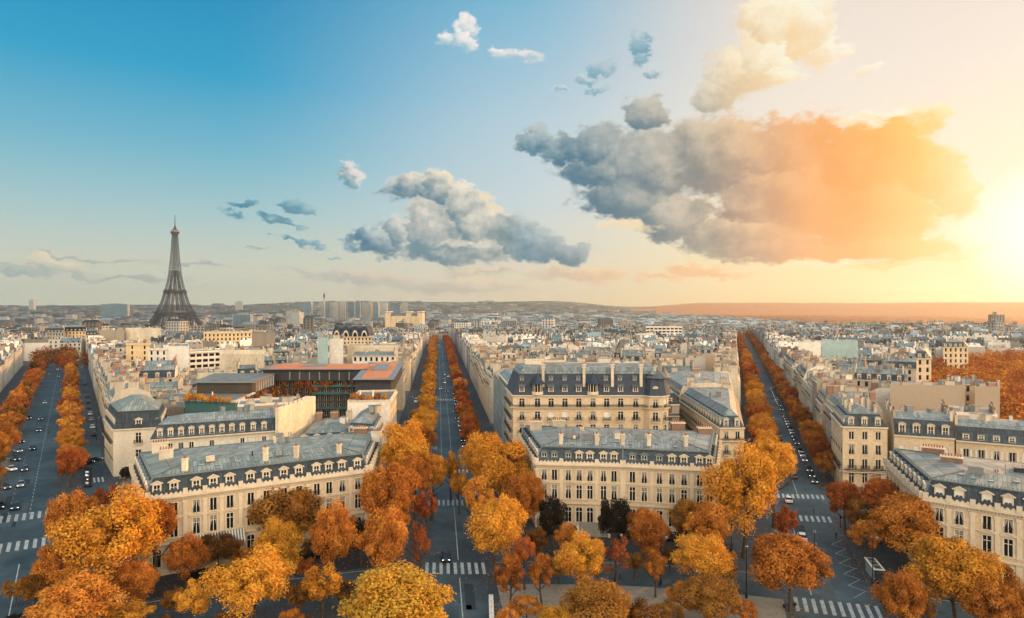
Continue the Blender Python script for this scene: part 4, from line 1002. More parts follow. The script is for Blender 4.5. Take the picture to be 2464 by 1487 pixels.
for k in range(13): b.box((-96.9-.2*k*.4, 233+k*1.95, 17.5), .3, .25, 4, 'render_white')
b.build('colonnade', mod)
slab([(-112,214), (-93,210), (-95.5,231.5), (-116,231.5)], 0, 17.5, 'teal_glass', 'grey_metal', name='terrace_wing')
slab([(-112,214), (-111,213.8), (-92.4,209.8), (-92.6,210.6), (-95,231.5), (-96,231.5), (-94,211.2)][:7], 17.5, 18.0, 'render_cream', name='parapet')
for PP in (PM, PR, PLW, [(-116,209), (-92,209), (-60,224), (-60,262), (-116,262)]): keep(PP, 1)
# vines hanging over the court
def leaf_blob(b, c, r, n, s, m, R, flat=1.):
    for _ in range(n):
        a, z = R.uniform(0, 2*pi), R.uniform(-1, 1); q = sqrt(1-z*z); k = R.uniform(.75, 1.05)
        p = Vector((c[0]+r[0]*q*cos(a)*k, c[1]+r[1]*q*sin(a)*k, c[2]+r[2]*z*k))
        n_ = Vector((q*cos(a), q*sin(a), z))+Vector((R.uniform(-.8, .8), R.uniform(-.8, .8), R.uniform(-.5, .9))); n_.normalize()
        u = n_.orthogonal().normalized()*s*R.uniform(.7, 1.3); u.rotate(Matrix.Rotation(R.uniform(0, 6.28), 3, n_)); v = n_.cross(u)
        b.face([p-u, p-v*.6, p+u, p+v*.6], m)
b = MB(); R2 = random.Random(3)
for k in range(46):
    x = R2.uniform(-95, -62) if k > 24 else -93+R2.uniform(-1, 1); y = 259.6 if k > 24 else R2.uniform(212, 256); L = R2.uniform(2, 8)*(1 if k <= 24 else .7)
    leaf_blob(b, (x, y, (19 if k > 24 else 18)-L/2), (.9, .5, L/2+.4), 90, .34, ('leaf_brown', 'leaf_rust', 'leaf_orange')[k % 3], R2)
b.build('hanging_vines', mod)
# shrubs in planters on roof terraces
def shrub(c, r, n, m, label, name='terrace_shrub', cat='shrub', s=.28, group='shrubs on the roof terraces'):
    b = MB(); R = random.Random(int(c[0]*31+c[1]))
    for k in range(4): leaf_blob(b, (R.uniform(-.4, .4)*r, R.uniform(-.3, .3)*r, r*.75+R.uniform(-.2, .3)*r), (r*.65, r*.65, r*.65), n//4, s, m, R)
    e = empty(name, c, 0, label, cat, group); b.build('foliage', e); q = MB(); q.box((0, 0, 0), r*1.1, r*.9, .6, 'grey_metal'); q.build('planter', e); return e
wh = ('round golden', 'low amber', 'squat rust', 'wide golden', 'small amber', 'tall rust')
for i, x in enumerate((-50.4, -48.2, -45.8, -43.4, -41)): shrub((x, 199.4+i*.4, 19.8), (1.5, 1.2, 1.0, 1.3, 1.1)[i], 700, ('leaf_gold', 'leaf_orange')[i % 2], '%s shrub in the terrace planter of the white block, %s from its court side' % (wh[i], ordw(i)))
for i in range(7): shrub((-111+i*2.6, 213.4-i*.55, 17.6), (1.7, 1.4, 1.6, 1.2, 1.5, 1.2, 1.0)[i], 800, ('leaf_gold', 'leaf_orange', 'leaf_olive')[i % 3], 'terrace shrub on the green glass wing, %s along its edge' % ordw(i))
for i in range(3):
    e = empty('closed_parasol', ((-49.5, -45.6, -103.5)[i], (204, 205, 216)[i], (19.7, 19.7, 17.6)[i]), 0, ('white folded parasol by the court side of the white block terrace', 'white folded parasol by the avenue side of the white block terrace', 'white folded parasol on the green glass wing terrace')[i], 'parasol', 'folded parasols')
    b = MB(); b.lathe((0, 0, .4), [(.28, 0), (.34, .6), (.16, 2.2), (0, 2.5)], 'frame_white', 8); b.build('canopy', e); b = MB(); b.box((0, 0, 0), .1, .1, .5, 'grey_metal'); b.build('pole', e)

# right part
P = [(87.3,165), (98.2,163.5), (103,182), (94.3,184.5)]
building(P, -1, 18.2, 'tall cream corner house, right mouth of the right avenue, three arched dormers', group=BG, det=2, party=(), wall='stone', low='slate', upp='zinc_light', s1=(1.5,3.2), s2=(3.2,1.4),
    rows=[(14.9,16.9,1.3,'hood'), (11.0,13.4,1.3,'rail hood'), (7.2,9.7,1.3,'balc'), (3.4,6,1.3,'cross')], fracs={0: [.2,.5,.8]}, dorm='arc', dorm_wh=(1.0,1.5), balc=(6.5,), R=RB, chim=True); keep(P, .5)
P = [(99.2,162.2), (111.5,157.5), (118,171), (104.5,176)]
building(P, -1, 16.6, 'cream house with four tall white dormers, next to the corner house of the right avenue', group=BG, det=2, party=(1,3), wall='stone', low='slate', upp='zinc', s1=(1.6,4.0), s2=(4,1.2),
    rows=[(12.2,14.2,1.2,'blind'), (8.6,11,1.2,'rail'), (4.9,7.4,1.2,'cross')], fracs={0: [.14,.38,.62,.86]}, dorm='arc', dorm_wh=(1.2,2.1), R=RB); keep(P, .5)
P = [(111.8,157.3), (127,149.5), (135,164), (118.5,171)]
building(P, -1, 16.2, 'cream house with small square dormers and white shutters at the right edge', group=BG, det=2, party=(1,3), wall='stone', low='slate', upp='zinc', s1=(1.6,3.4), s2=(4,1.2),
    rows=[(12.0,14.3,1.2,'shut'), (8.2,10.8,1.2,'shut')], fracs={0: [.12,.3,.48,.66,.84]}, dorm='box', dorm_wh=(1.0,1.1), R=RB); keep(P, .5)
P = [(127.2,149.2), (143,141), (152,156), (135.2,164)]
building(P, -1, 16.0, 'cream house cut by the right edge of the view, dormers in grey slate', group=BG, det=2, party=(1,3), wall='stone', low='slate', upp='zinc', R=RB); keep(P, .5)
# generic block placed by its measured top edge
def blk(pl, pr, ytop, Y, dep, label, wall='render_cream', flat=True, det=1, skew=0., **kw):
    z = H-(ytop-EYE)*Y/F; x0, x1 = (pl-CX)/F*Y, (pr-CX)/F*Y; m = (x0+x1)/2/Y
    P = [(x0, Y), (x1, Y+skew), (x1+m*dep, Y+dep+skew), (x0+m*dep, Y+dep)]
    zz = z-.7 if flat else z
    kw.setdefault('party', (1, 3) if not flat else (1, 2, 3))
    building(P, gz(x0, Y), zz, label, det=det, wall=wall, flat=flat, R=RB, **kw); keep(P, .5)
FLR = lambda z: [(z-2.4-k*3, z-.9-k*3, 2.0, 'plain') for k in range(5)]
blk(357, 402, 838, 335, 12, 'narrow white modern house with strip windows, at the blank white gable', 'render_white', rows=None, upp='grey_metal', chim=False)
blk(402, 455, 832, 336, 26, 'blank white gable wall of a modern stepped block', 'render_white', party=(0,1,2,3), upp='grey_metal', chim=False)
blk(456, 518, 846, 340, 16, 'white modern block with rows of dark strip windows and setbacks', 'render_white', ww=2.6, bay=3.1, wh=1.6, fh=3.0, upp='zinc', chim=False, skew=14)
blk(528, 636, 852, 318, 14, 'broad blank cream gable with water stains, near the orange roof decks', 'render_cream', flat=False, party=(0,1,3), s1=None, s2=(5,2.2), upp='zinc_light')
blk(303, 363, 826, 385, 16, 'yellow cream house with two windows under a flat roof near the left avenue', 'gold_render', bay=6, upp='grey_metal')  # gold_render: low golden sunlight put into the wall colour
blk(764, 790, 812, 330, 14, 'pale glass stair tower rising above the orange roof decks', 'pale_glass', party=(0,1,2,3), upp='grey_metal', chim=False)
blk(792, 826, 815, 332, 16, 'narrow cream party wall tower beside the pale glass stair tower', 'render_white', party=(0,1,2,3), upp='grey_metal')
blk(836, 958, 831, 345, 18, 'long cream wall with a planted roof terrace behind the orange roof decks', 'render_cream', party=(0,1,2,3), upp='grey_metal', chim=False)
blk(848, 952, 856, 325, 14, 'low zinc roofed workshop under the long cream wall', 'render_white', flat=False, party=(1,3), s1=None, s2=(4,1.5), upp='zinc')
blk(606, 662, 799, 450, 14, 'brown concrete block with a dark recess among low roofs', 'render_brown', party=(0,1,2,3), upp='grey_metal', chim=False)
blk(238, 300, 794, 560, 14, 'wide beige party wall beyond the left avenue', 'render_brown', party=(0,1,2,3)); blk(302, 388, 790, 565, 16, 'wide beige party wall with a sunlit end, beyond the left avenue', 'render_cream', party=(0,1,2,3))
blk(490, 610, 800, 520, 18, 'long golden terrace house with red flower boxes', 'gold_render', bay=3, upp='zinc', skew=20)  # gold_render: low golden sunlight put into the wall colour
blk(156, 206, 797, 600, 18, 'golden house closing the end of the left avenue', 'gold_render', flat=False, low='mid_slate', s1=(2,4), bay=3.2, chim=True)  # gold_render: low golden sunlight put into the wall colour
blk(112, 154, 800, 590, 18, 'pale house beside the golden house closing the left avenue', 'stone_grey', flat=False, s1=(2,4))
blk(207, 232, 806, 570, 16, 'cream house tucked between trees and wall at the end of the left avenue', 'stone', flat=False)
blk(1289, 1362, 866, 262, 14, 'cream flat roofed house with a planted loggia behind the navy roof', 'render_cream', upp='grey_metal', bay=5)
blk(1362, 1440, 880, 258, 12, 'low cream gable sloping beside the planted loggia', 'render_cream', flat=False, party=(0,1,3), s1=None, s2=(3,1.5))
blk(1554, 1642, 786, 640, 18, 'white modern apartment block with long balconies among grey roofs', 'render_white', ww=3.2, bay=4, wh=1.5, fh=3.0, chim=False)
blk(1590, 1752, 857, 330, 12, 'long rubble stone party wall beneath zinc roofs', 'rubble', flat=False, party=(0,1,3), s1=None, s2=(4,1.0))
blk(2142, 2322, 938, 214, 12, 'long rubble stone party wall above the cream house with four dormers', 'rubble', flat=False, party=(0,1,3), s1=None, s2=(4,1.6), upp='zinc')
blk(2278, 2346, 924, 228, 10, 'pinkish rendered house rising behind the rubble wall', 'render_cream', bay=4.5, upp='zinc', flat=False, s1=None, s2=(3,1), party=(1,3))
blk(2346, 2406, 930, 212, 12, 'rubble stone gable at the edge of the orange woods', 'rubble', party=(0,1,2,3), upp='grey_metal')
blk(1921, 1975, 822, 380, 14, 'modern block with pale green panels beside the right avenue', 'render_white', party=(0,1,2,3), upp='grey_metal', chim=False)
blk(1977, 2064, 820, 384, 14, 'pale grey panelled modern block behind terracotta chimneys', 'pale_glass', party=(0,1,2,3), upp='grey_metal', chim=False)
blk(2205, 2241, 862, 275, 22, 'cream balconied house at the edge of the woods, facing the sunset', 'stone', flat=False, party=(3,), s1=(2,3), det=1)
blk(2270, 2330, 835, 380, 24, 'grey roofed villa standing in the orange woods', 'stone', flat=False, party=(), s1=(2,3))
# block with four vaulted roofs
blk(800, 894, 808, 500, 20, 'long house carrying four dark vaulted roofs', 'stone', cornice=True, upp='zinc', chim=False, clutter=False)
vr = [o for o in COL.objects if o.name.startswith('apartment_building') and o.get('label') == 'long house carrying four dark vaulted roofs'][0]
for i in range(4):
    b = MB(); x = (812+i*22-CX)/F*502; n = 10; r_ = 3.7; zz_ = H-(808-EYE)*500/F-.6
    for s in range(n):
        a, c_ = pi*s/n, pi*(s+1)/n
        p, q = (x+r_*cos(a), zz_+sin(a)*8.4), (x+r_*cos(c_), zz_+sin(c_)*8.4)
        b.face([(p[0], 500, p[1]), (p[0], 518, p[1]), (q[0], 518, q[1]), (q[0], 500, q[1])], 'slate_navy')
        for (rr_, yy, mm) in ((1., 500.0, 'slate_navy'), (.6, 499.8, 'trim'), (.42, 499.6, 'glass_dark')):
            b.face([(x, yy, zz_), (x+(p[0]-x)*rr_, yy, zz_+(p[1]-zz_)*rr_), (x+(q[0]-x)*rr_, yy, zz_+(q[1]-zz_)*rr_)][::-1], mm)
    b.build('vaulted_roof', vr)
# ------------------------------------------------------------------ the city between and beyond
RC = random.Random(21)
cand = []
def blocked(P):
    c = cen(P)
    for K in KEEP:
        if inside(c, K) or any(inside(p, K) for p in P) or any(inside(p, P) for p in K): return True
    return False
def Rc(x, y): return math.hypot(x-C0[0], y-C0[1])
# rows of houses lining the avenues
def avenue_row(m, b, sgn, Ymax, dep, nm):
    """sgn +1: houses stand to the right of the line"""
    Y = 176.0; k = 0; u = sqrt(1+m*m)
    while Y < Ymax:
        w = RC.uniform(13, 20); Yn = Y+w/u
        x0, x1 = m*Y+b, m*Yn+b
        if Rc(x0, Y) > 206:
            d = dep*u
            P = [(x0, Y), (x0+d, Y), (x1+d, Yn), (x1, Yn)] if sgn > 0 else [(x0-d, Y), (x0, Y), (x1, Yn), (x1-d, Yn)]
            if not blocked(P):
                cand.append((Y, P, ('row', nm, k), sgn)); k += 1
        Y = Yn
        if RC.random() < .10: Y += 9
avenue_row(ML, -41, -1, 520, 14, 'left side of left avenue'); avenue_row(ML, 13.5, 1, 540, 13, 'right side of left avenue')
avenue_row(MC, -16.8, -1, 1400, 13, 'left side of central avenue'); avenue_row(MC, 22.2, 1, 1400, 13, 'right side of central avenue')
avenue_row(MR, 3.2, -1, 1300, 13, 'left side of right avenue'); avenue_row(MR, 30.5, 1, 1300, 14, 'right side of right avenue')
WOOD = [(152,190), (185,268), (226,345), (330,480), (640,600), (640,240), (250,120)]
WOOD = [(p[0], p[1]) for p in WOOD]
def inpoly(x, y, P):
    r = False
    for i in range(len(P)):
        (x0, y0), (x1, y1) = P[i], P[i-1]
        if (y0 > y) != (y1 > y) and x < (x1-x0)*(y-y0)/(y1-y0)+x0: r = not r
    return r
SECT = [(-44, lambda x, y: -1.02*y-30 < x < ML*y-41-15, 'beyond left avenue'),
        (-21, lambda x, y: (ML*y+13.5+13.5 < x or y > 560) and x < MC*y-16.8-13.5, 'left of central avenue'),
        (6.4, lambda x, y: MC*y+22.2+13.5 < x < MR*y+3.2-14, 'right of central avenue'),
        (31, lambda x, y: MR*y+30.5+15 < x < .98*y-30 and not inpoly(x, y, WOOD), 'near orange woods')]
for (th, ok, nm) in SECT:
    t_ = radians(th); w_, v_ = (cos(t_), -sin(t_)), (sin(t_), cos(t_))
    q = 150.0; row = 0
    while q < 900:
        dep = RC.uniform(9, 13.5); p = -520.0+RC.uniform(0, 9); kk = 0; got = False
        while p < 520:
            w = RC.uniform(8, 19)
            j = RC.uniform(-1.0, 1.0)
            def G(a, c): return (a*w_[0]+c*v_[0], a*w_[1]+c*v_[1])
            P = [G(p, q+j), G(p+w-.05, q+j), G(p+w-.05, q+dep-.3), G(p, q+dep-.3)]
            if all(ok(*pp) and Rc(*pp) > 207 and pp[1] > 150 for pp in P):
                if RC.random() > .09 and not blocked(P):
                    cand.append((cen(P)[1], P, ('in', nm, row, kk), 0)); kk += 1; got = True
            p += w
            if RC.random() < .13: p += RC.uniform(6, 9)
        q += dep
        if got: row += 1
        if RC.random() < .28: q += RC.uniform(6, 10)
def seen(P):
    c = cen(P); return c[1] > 5 and -.90 < c[0]/c[1] < .92
cand = [c for c in cand if seen(c[1])]
cand.sort(key=lambda c: math.hypot(*cen(c[1])))
NI = 235
WW = {'stone': 'cream', 'stone_pale': 'pale', 'stone_grey': 'grey', 'render_white': 'white', 'render_cream': 'beige', 'render_brown': 'brownish'}
RWN = {'zinc': 'zinc', 'zinc_light': 'light zinc', 'slate': 'slate', 'grey_metal': 'flat', 'zinc_green': 'greenish zinc'}
mwall, mroof = MB(), MB()
for idx, (Y, P, info, sg) in enumerate(cand):
    c = cen(P); z0 = gz(*c); dist = math.hypot(*c)
    rnd = RC.random()
    row = info[0] == 'row'
    zc = z0+(RC.uniform(15.5, 19) if row else RC.uniform(11.5, 19.5))
    if c[0] < -.3*c[1]: zc -= 1.0
    flat = (not row and rnd < .20) or (row and rnd < .06)
    if row: party = (0, 2)
    elif flat: party = RC.choice(((1, 3), (1, 2, 3), (0, 1, 2, 3)))
    else: party = RC.choice(((1, 3), (1, 3), (1, 3), (0, 2), (0, 1, 3)))
    wl = RC.choice(('stone', 'stone', 'stone_pale', 'stone_grey', 'render_cream')) if not flat else RC.choice(('render_white', 'render_white', 'render_cream', 'render_brown'))
    bl = RC.choice(('render_white', 'render_white', 'render_cream', 'render_cream', 'stone_grey', 'stone_grey', 'render_brown', 'rubble'))
    if flat: up = 'grey_metal'; zc += RC.uniform(0, 4)
    else: up = RC.choice(('zinc', 'zinc', 'zinc_light', 'zinc_green' if RC.random() < .3 else 'zinc'))
    lo = RC.choice(('slate', 'zinc', 'slate'))
    s1 = (RC.uniform(1.3, 1.9), RC.uniform(2.6, 3.6)) if (row or RC.random() < .6) else None
    s2 = (RC.uniform(3.5, 5), RC.uniform(1.0, 2.2))
    if idx < NI:
        if info[0] == 'row': lab = f"{WW[wl]} house, {RWN[up]} roof, {ordw(info[2])} from the ring, {info[1]}"
        else: lab = f"{WW[wl]} {RWN[up]} roofed house, {ordw(info[2])} row, {ordw(info[3])} along, {info[1]}"
        building(P, z0, zc, lab, group='houses filling the city blocks', det=2 if dist < 265 else 1, wall=wl, blank=bl, low=lo, upp=up, s1=s1, s2=s2, party=party, flat=flat,
                 nrows=5 if row else 3, balc=((zc-3.2,) if row and not flat else ()), dorm=RC.choice(('ped', 'arc', 'box')), R=RC, bay=RC.uniform(2.5, 3.1))
    elif Y < 620:
        k = RC.uniform(.55, 1.3); hue = RC.uniform(-.05, .05)
        mwall.tint = (k*(1+hue), k, k*(1-hue)); k2 = RC.choice((.4, .7, 1., 1.4, 1.9)); mroof.tint = (k2, k2*.99, k2*.97)
        building(P, z0, zc, det=0 if Y < 430 else 0, wall='mid_wall', blank='mid_wall', low='mid_slate' if lo == 'slate' else 'mid_roof', upp='mid_roof', s1=s1, s2=s2, party=party, flat=flat,
                 nrows=(4 if row else 2), acc=(mwall, mroof), R=RC, bay=3.0, cornice=Y < 430)
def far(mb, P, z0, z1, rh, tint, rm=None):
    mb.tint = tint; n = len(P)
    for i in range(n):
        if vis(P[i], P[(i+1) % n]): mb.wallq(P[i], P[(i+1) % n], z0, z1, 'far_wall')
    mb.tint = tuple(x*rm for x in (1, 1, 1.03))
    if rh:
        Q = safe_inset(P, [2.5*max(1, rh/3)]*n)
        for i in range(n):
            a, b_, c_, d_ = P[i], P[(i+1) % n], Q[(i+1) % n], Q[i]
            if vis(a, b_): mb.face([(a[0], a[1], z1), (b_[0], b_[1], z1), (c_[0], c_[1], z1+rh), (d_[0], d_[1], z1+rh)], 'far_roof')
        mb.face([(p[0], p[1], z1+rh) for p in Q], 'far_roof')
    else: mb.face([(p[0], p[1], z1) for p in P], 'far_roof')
fm = MB()
for (Y, P, info, sg) in cand[NI:]:
    if Y < 620: continue
    c = cen(P); z0 = gz(*c); row = info[0] == 'row'
    zc = z0+(RC.uniform(15.5, 18.5) if row else RC.uniform(12, 20)); k = RC.choice((.5, .8, 1.1, 1.6))
    far(fm, P, z0, zc, RC.choice((0, 3.5, 4)), (k, k*.98, k*.95), RC.choice((.4, .7, 1.1, 2.2)))
    for j in range(4):
        x, y = c[0]+RC.uniform(-6, 6), c[1]+RC.uniform(-4, 4); kk = RC.uniform(.5, 1.2); fm.tint = (kk, kk*.95, kk*.88); fm.box((x, y, zc), RC.choice((1.5, 3, 5)), .8, RC.uniform(2, 6), 'far_wall', RC.uniform(0, 3))
def hill(x, y):
    """height of the ridge far away"""
    d = math.hypot(x, y); a = math.degrees(atan2(x, y)); px = CX+F*math.tan(radians(max(-60, min(60, a))))
    top = 735+( -9*ss(500, 800, px)) + 12*ss(1330, 1530, px) - 8.5*ss(1530, 1700, px)+2*sin(px*.013)*.5
    Hh = H+(EYE-top)*7600/F
    return gz(x, y)+(Hh-gz(x, y))*ss(4300, 7600, d)*ss(0, 1, 1.0)
def wood_start(a):
    pts = [(0, 9000), (11.9, 5600), (19.4, 3300), (27, 2150), (32.7, 1600), (39.4, 1150), (50, 900)]
    for (p, q), (u, v) in zip(pts, pts[1:]):
        if a <= u: return q+(v-q)*(a-p)/(u-p)
    return 900
d = 840.0
while d < 6900:
    s = 15*(1+(d-840)/1700)
    a = -43.0
    while a < 44:
        w = s*RC.uniform(.7, 1.6); da = math.degrees(w/d)
        t_ = radians(a+da/2); x, y = sin(t_)*d, cos(t_)*d
        a += da*RC.uniform(.98, 1.25)
        if y < 840 and (abs(x) < 2000): 
            if inpoly(x, y, [(0,0),(0,900),(-1,900)]) : continue
        if y < 1400 and (abs(x-(MC*y+3)) < 21+s*.4 or abs(x-(MR*y+17)) < 16+s*.4): continue
        if y < 900 and -.90 < x/y < .92 and y < 890 and math.hypot(x, y) < 900 and y > 150 and abs(atan2(x, y)) < radians(0): continue
        if d > 4300 and RC.random() < .72+.1*(x > 0): continue
        if x > 0 and d > 3600 and RC.random() < .5*ss(.3, .8, x/y): continue
        if inpoly(x, y, WOOD): continue
        if x > 0 and d > wood_start(math.degrees(atan2(x, y)))+RC.uniform(-150, 100): continue
        # parks and river leave gaps
        if RC.random() < .06: continue
        if x < -.25*y and 1250 < y < 1650 and -.75*y < x < -.35*y and RC.random() < .75: continue
        r = RC.uniform(-.5, .5)+t_*.5; dep = s*RC.uniform(.5, .8)
        def G(p, q): return (x+p*cos(r)-q*sin(r), y+p*sin(r)+q*cos(r))
        P = [G(-w/2, -dep/2), G(w/2, -dep/2), G(w/2, dep/2), G(-w/2, dep/2)]
        z0 = hill(x, y)-2; hh = RC.uniform(13, 23)+(RC.uniform(6, 20) if RC.random() < (.06 if x < 0 else .006) else 0)
        if d > 5200: hh *= .75
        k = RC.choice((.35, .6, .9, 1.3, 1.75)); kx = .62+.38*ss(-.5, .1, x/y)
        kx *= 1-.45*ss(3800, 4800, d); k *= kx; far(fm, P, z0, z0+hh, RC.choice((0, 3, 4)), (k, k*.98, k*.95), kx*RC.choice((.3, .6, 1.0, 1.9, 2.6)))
        for _k in range(3 if d < 1800 else (1 if d < 3200 else 0)):
            kk = RC.uniform(.5, 1.3); fm.tint = (kk, kk*.96, kk*.9); q_ = G(RC.uniform(-w/3, w/3), 0); fm.box((q_[0], q_[1], z0+hh), w*.2, 2, RC.uniform(3, 6), 'far_wall', r)
    d += s*RC.uniform(.75, 1.0)
if mwall.f: tag(mwall.build('city_walls'), 'grey and cream house fronts and party walls receding behind the nearer blocks', 'city buildings', kind='stuff')
if mroof.f: tag(mroof.build('city_roofs'), 'zinc and slate roofs with chimneys receding behind the nearer blocks', 'city roofs', kind='stuff')
tag(fm.build('distant_city'), 'hazy mass of small buildings reaching the horizon', 'distant city', kind='stuff')
# wooded hills on the horizon
hm = MB(); prev = None
ds = [4300, 4800, 5400, 6000, 6600, 7200, 7600, 8200, 9000]
angs = [radians(-48+i*.5) for i in range(193)]
for d0, d1 in zip(ds, ds[1:]):
    for a0, a1 in zip(angs, angs[1:]):
        q = [(sin(a0)*d0, cos(a0)*d0), (sin(a1)*d0, cos(a1)*d0), (sin(a1)*d1, cos(a1)*d1), (sin(a0)*d1, cos(a0)*d1)]
        mm_ = 'woods_far' if a0 > radians(11.5+3*sin(d0)) else 'hill_green'; hm.face([(x, y, hill(x, y)+(3*sin(x*.004)+2*sin(x*.011+y*.003))*ss(5000, 7600, math.hypot(x, y))+.3) for x, y in q], mm_)
tag(hm.build('hills'), kind='structure')
wf = MB(); NA, NR = 110, 90; G2 = {}
for i in range(NA+1):
    a = 11.0+38*i/NA; s0 = wood_start(a)
    for j in range(NR+1):
        d_ = s0*(4700/s0)**(j/NR) if s0 < 4700 else 4700; x, y = sin(radians(a))*d_, cos(radians(a))*d_
        G2[i, j] = (x, y, gz(x, y)+10+RC.uniform(-4.5, 4.5) if j else gz(x, y)-1)
for i in range(NA):
    for j in range(NR): wf.face([G2[i, j], G2[i+1, j], G2[i+1, j+1], G2[i, j+1]][::-1], 'woods_far')
tag(wf.build('distant_woods'), 'orange autumn forest stretching behind the houses up to the hills on the right', 'forest', kind='stuff')  # autumn tone with the orange light of the haze put into the colour
# radio mast on the ridge, towers by the river, chimney
def tower(px, w, ytop, Y, m, label, name='tower_block', cat='tower block', dep=22, g='tower blocks by the river', roof=True):
    x = (px-CX)/F*Y; z1 = H-(ytop-EYE)*Y/F; z0 = gz(x, Y)-1; wd = w/F*Y
    e = empty(name, (x, Y, z0), RC.uniform(-.25, .25), label, cat, g); b = MB(); b.box((0, 0, 0), wd, dep, z1-z0, m); b.build('shaft', e)
    b = MB(); b.box((0, 0, z1-z0), wd*.5, dep*.5, 4, 'grey_metal'); b.box((-wd/2, 0, 0), .8, dep+1, z1-z0+1, 'tower_pale'); b.box((wd/2, 0, 0), .8, dep+1, z1-z0+1, 'tower_pale'); b.build('roof_plant', e)
TW = [(742, 17, 727, 'tower_glass', 'slim blue grey tower block standing alone, leftmost by the river'), (776, 13, 727, 'tower_pale', 'tower block under the tall thin chimney'), (789, 11, 726, 'tower_glass', 'dark narrow tower block next to the one under the chimney'),
      (806, 16, 728, 'tower_pale', 'pale banded tower block, fourth of the river row'), (824, 15, 727, 'tower_pale', 'cream tower block in the middle of the river row'), (847, 16, 727, 'tower_glass', 'dark blue tower block beside the cream one'),
      (861, 12, 725, 'tower_glass', 'tallest dark tower block of the river row'), (884, 22, 729, 'tower_pale', 'wide striped tower block right of the tallest dark one'), (905, 14, 728, 'tower_glass', 'bluish tower block before the reddish one'),
      (922, 20, 729, 'tower_pale', 'reddish striped tower block near the end of the row'), (951, 26, 729, 'tower_glass', 'broad blue slab, last but one of the row'), (974, 12, 728, 'tower_pale', 'faint pale tower block ending the river row')]
for i, (px, w, yt, m, lb) in enumerate(TW): tower(px, w, yt, 2650+RC.uniform(-120, 120), m, lb)
for (px, w, yt, Y, m, lb) in ((78, 12, 722, 4600, 'tower_pale', 'pale slab tower on the far left skyline'), (278, 60, 732, 3300, 'tower_glass', 'very long low office slab left of the iron tower'), (575, 16, 726, 5200, 'tower_pale', 'small distant slab on the left ridge'), (705, 26, 748, 1900, 'tower_pale', 'pale office block left of the river towers'), (718, 16, 752, 1700, 'tower_pale', 'white lower office block near the river towers'), (585, 40, 757, 1500, 'tower_glass', 'low glass office building right of the iron tower')):
    tower(px, w, yt, Y, m, lb, 'office_slab', 'office building', g=None)
b = MB(); x = (780-CX)/F*2900; b.lathe((x, 2900, -26), [(5, 0), (4, 90), (3.6, 136), (0, 136)], 'tower_pale', 10); b.lathe((x, 2900, 88), [(4.3, 0), (4.2, 16), (0, 17)], 'dark_wall', 10); tag(b.build('factory_chimney'), 'thin tall chimney with a dark top rising above the river towers', 'chimney')
b = MB(); x = (1357-CX)/F*7500; b.bar((x, 7500, 80), (x, 7500, 117), 3.2, 'dark_wall'); b.bar((x, 7500, 96), (x, 7500, 101), 7, 'dark_wall'); tag(b.build('radio_mast'), 'tiny radio mast on the wooded ridge', 'mast')
# museum wings with long low roofs in front of the towers
mus = empty('museum', ((975-CX)/F*1500, 1500, 0), -.15, 'long low museum wing with grey curved roof and golden end pavilions', 'museum')
b = MB(); b.box((0, 0, -12), 78, 16, 38, 'stone'); b.build('wall', mus); b = MB(); b.tube([(-39, 0, 26), (39, 0, 26)], 7, 'zinc_light', 12); b.build('roof', mus)
for s in (-1, .3, 1): b = MB(); b.box((s*40, -2, -12), 12, 20, 45, 'stone'); b.box((s*40, -2, 35), 13, 21, 2, 'trim'); b.build('pavilion', mus)

# ------------------------------------------------------------------ the iron tower
TY = 1705.0; TX = (421-CX)/F*TY; TZ = -26.
et = empty('iron_tower', (TX, TY, TZ), radians(45+7.5), 'tall brown lattice iron tower rising above the city skyline', 'iron tower')
def prof(z):      # outer half width
    pts = [(0, 62.5), (28, 48.5), (57, 35.5), (85, 26), (115, 19.3), (150, 13.2), (200, 8.6), (240, 6.4), (276, 5.0)]
    for (a, p), (b_, q) in zip(pts, pts[1:]):
        if z <= b_: return p+(q-p)*(z-a)/(b_-a)
    return 5.0
def pin(z):       # inner edge of a leg
    pts = [(0, 37.0), (28, 29), (57, 21), (85, 14.3), (115, 9.2), (150, 4.2), (176, 0.4)]
    for (a, p), (b_, q) in zip(pts, pts[1:]):
        if z <= b_: return p+(q-p)*(z-a)/(b_-a)
    return 0.4
EI = 'eiffel_iron'
for sx_, sy_ in ((1, 1), (1, -1), (-1, -1), (-1, 1)):
    b = MB(); zs = [0, 9, 18, 27, 36, 45, 56, 66, 76, 86, 96, 106, 114, 121, 128, 135, 142, 149, 156, 164, 172]
    for k in range(len(zs)-1):
        za, zb = zs[k], zs[k+1]; th = 1.5 if za < 57 else (1.15 if za < 115 else .85)
        def cr(z): o, i = prof(z), pin(z); return [Vector((sx_*o, sy_*o, z)), Vector((sx_*i, sy_*o, z)), Vector((sx_*i, sy_*i, z)), Vector((sx_*o, sy_*i, z))]
        A_, B_ = cr(za), cr(zb)
        for j in range(4):
            b.bar(A_[j], B_[j], th*1.15, EI); n_ = (j+1) % 4
            b.bar(A_[j], B_[n_], th*.55, EI); b.bar(A_[n_], B_[j], th*.55, EI); b.bar(B_[j], B_[n_], th*.6, EI)
            if za < 115:
                mA, mB_ = (A_[j]+A_[n_])/2, (B_[j]+B_[n_])/2; b.bar(mA, mB_, th*.4, EI)
    b.build('leg', et)
b = MB(); z = 172.0
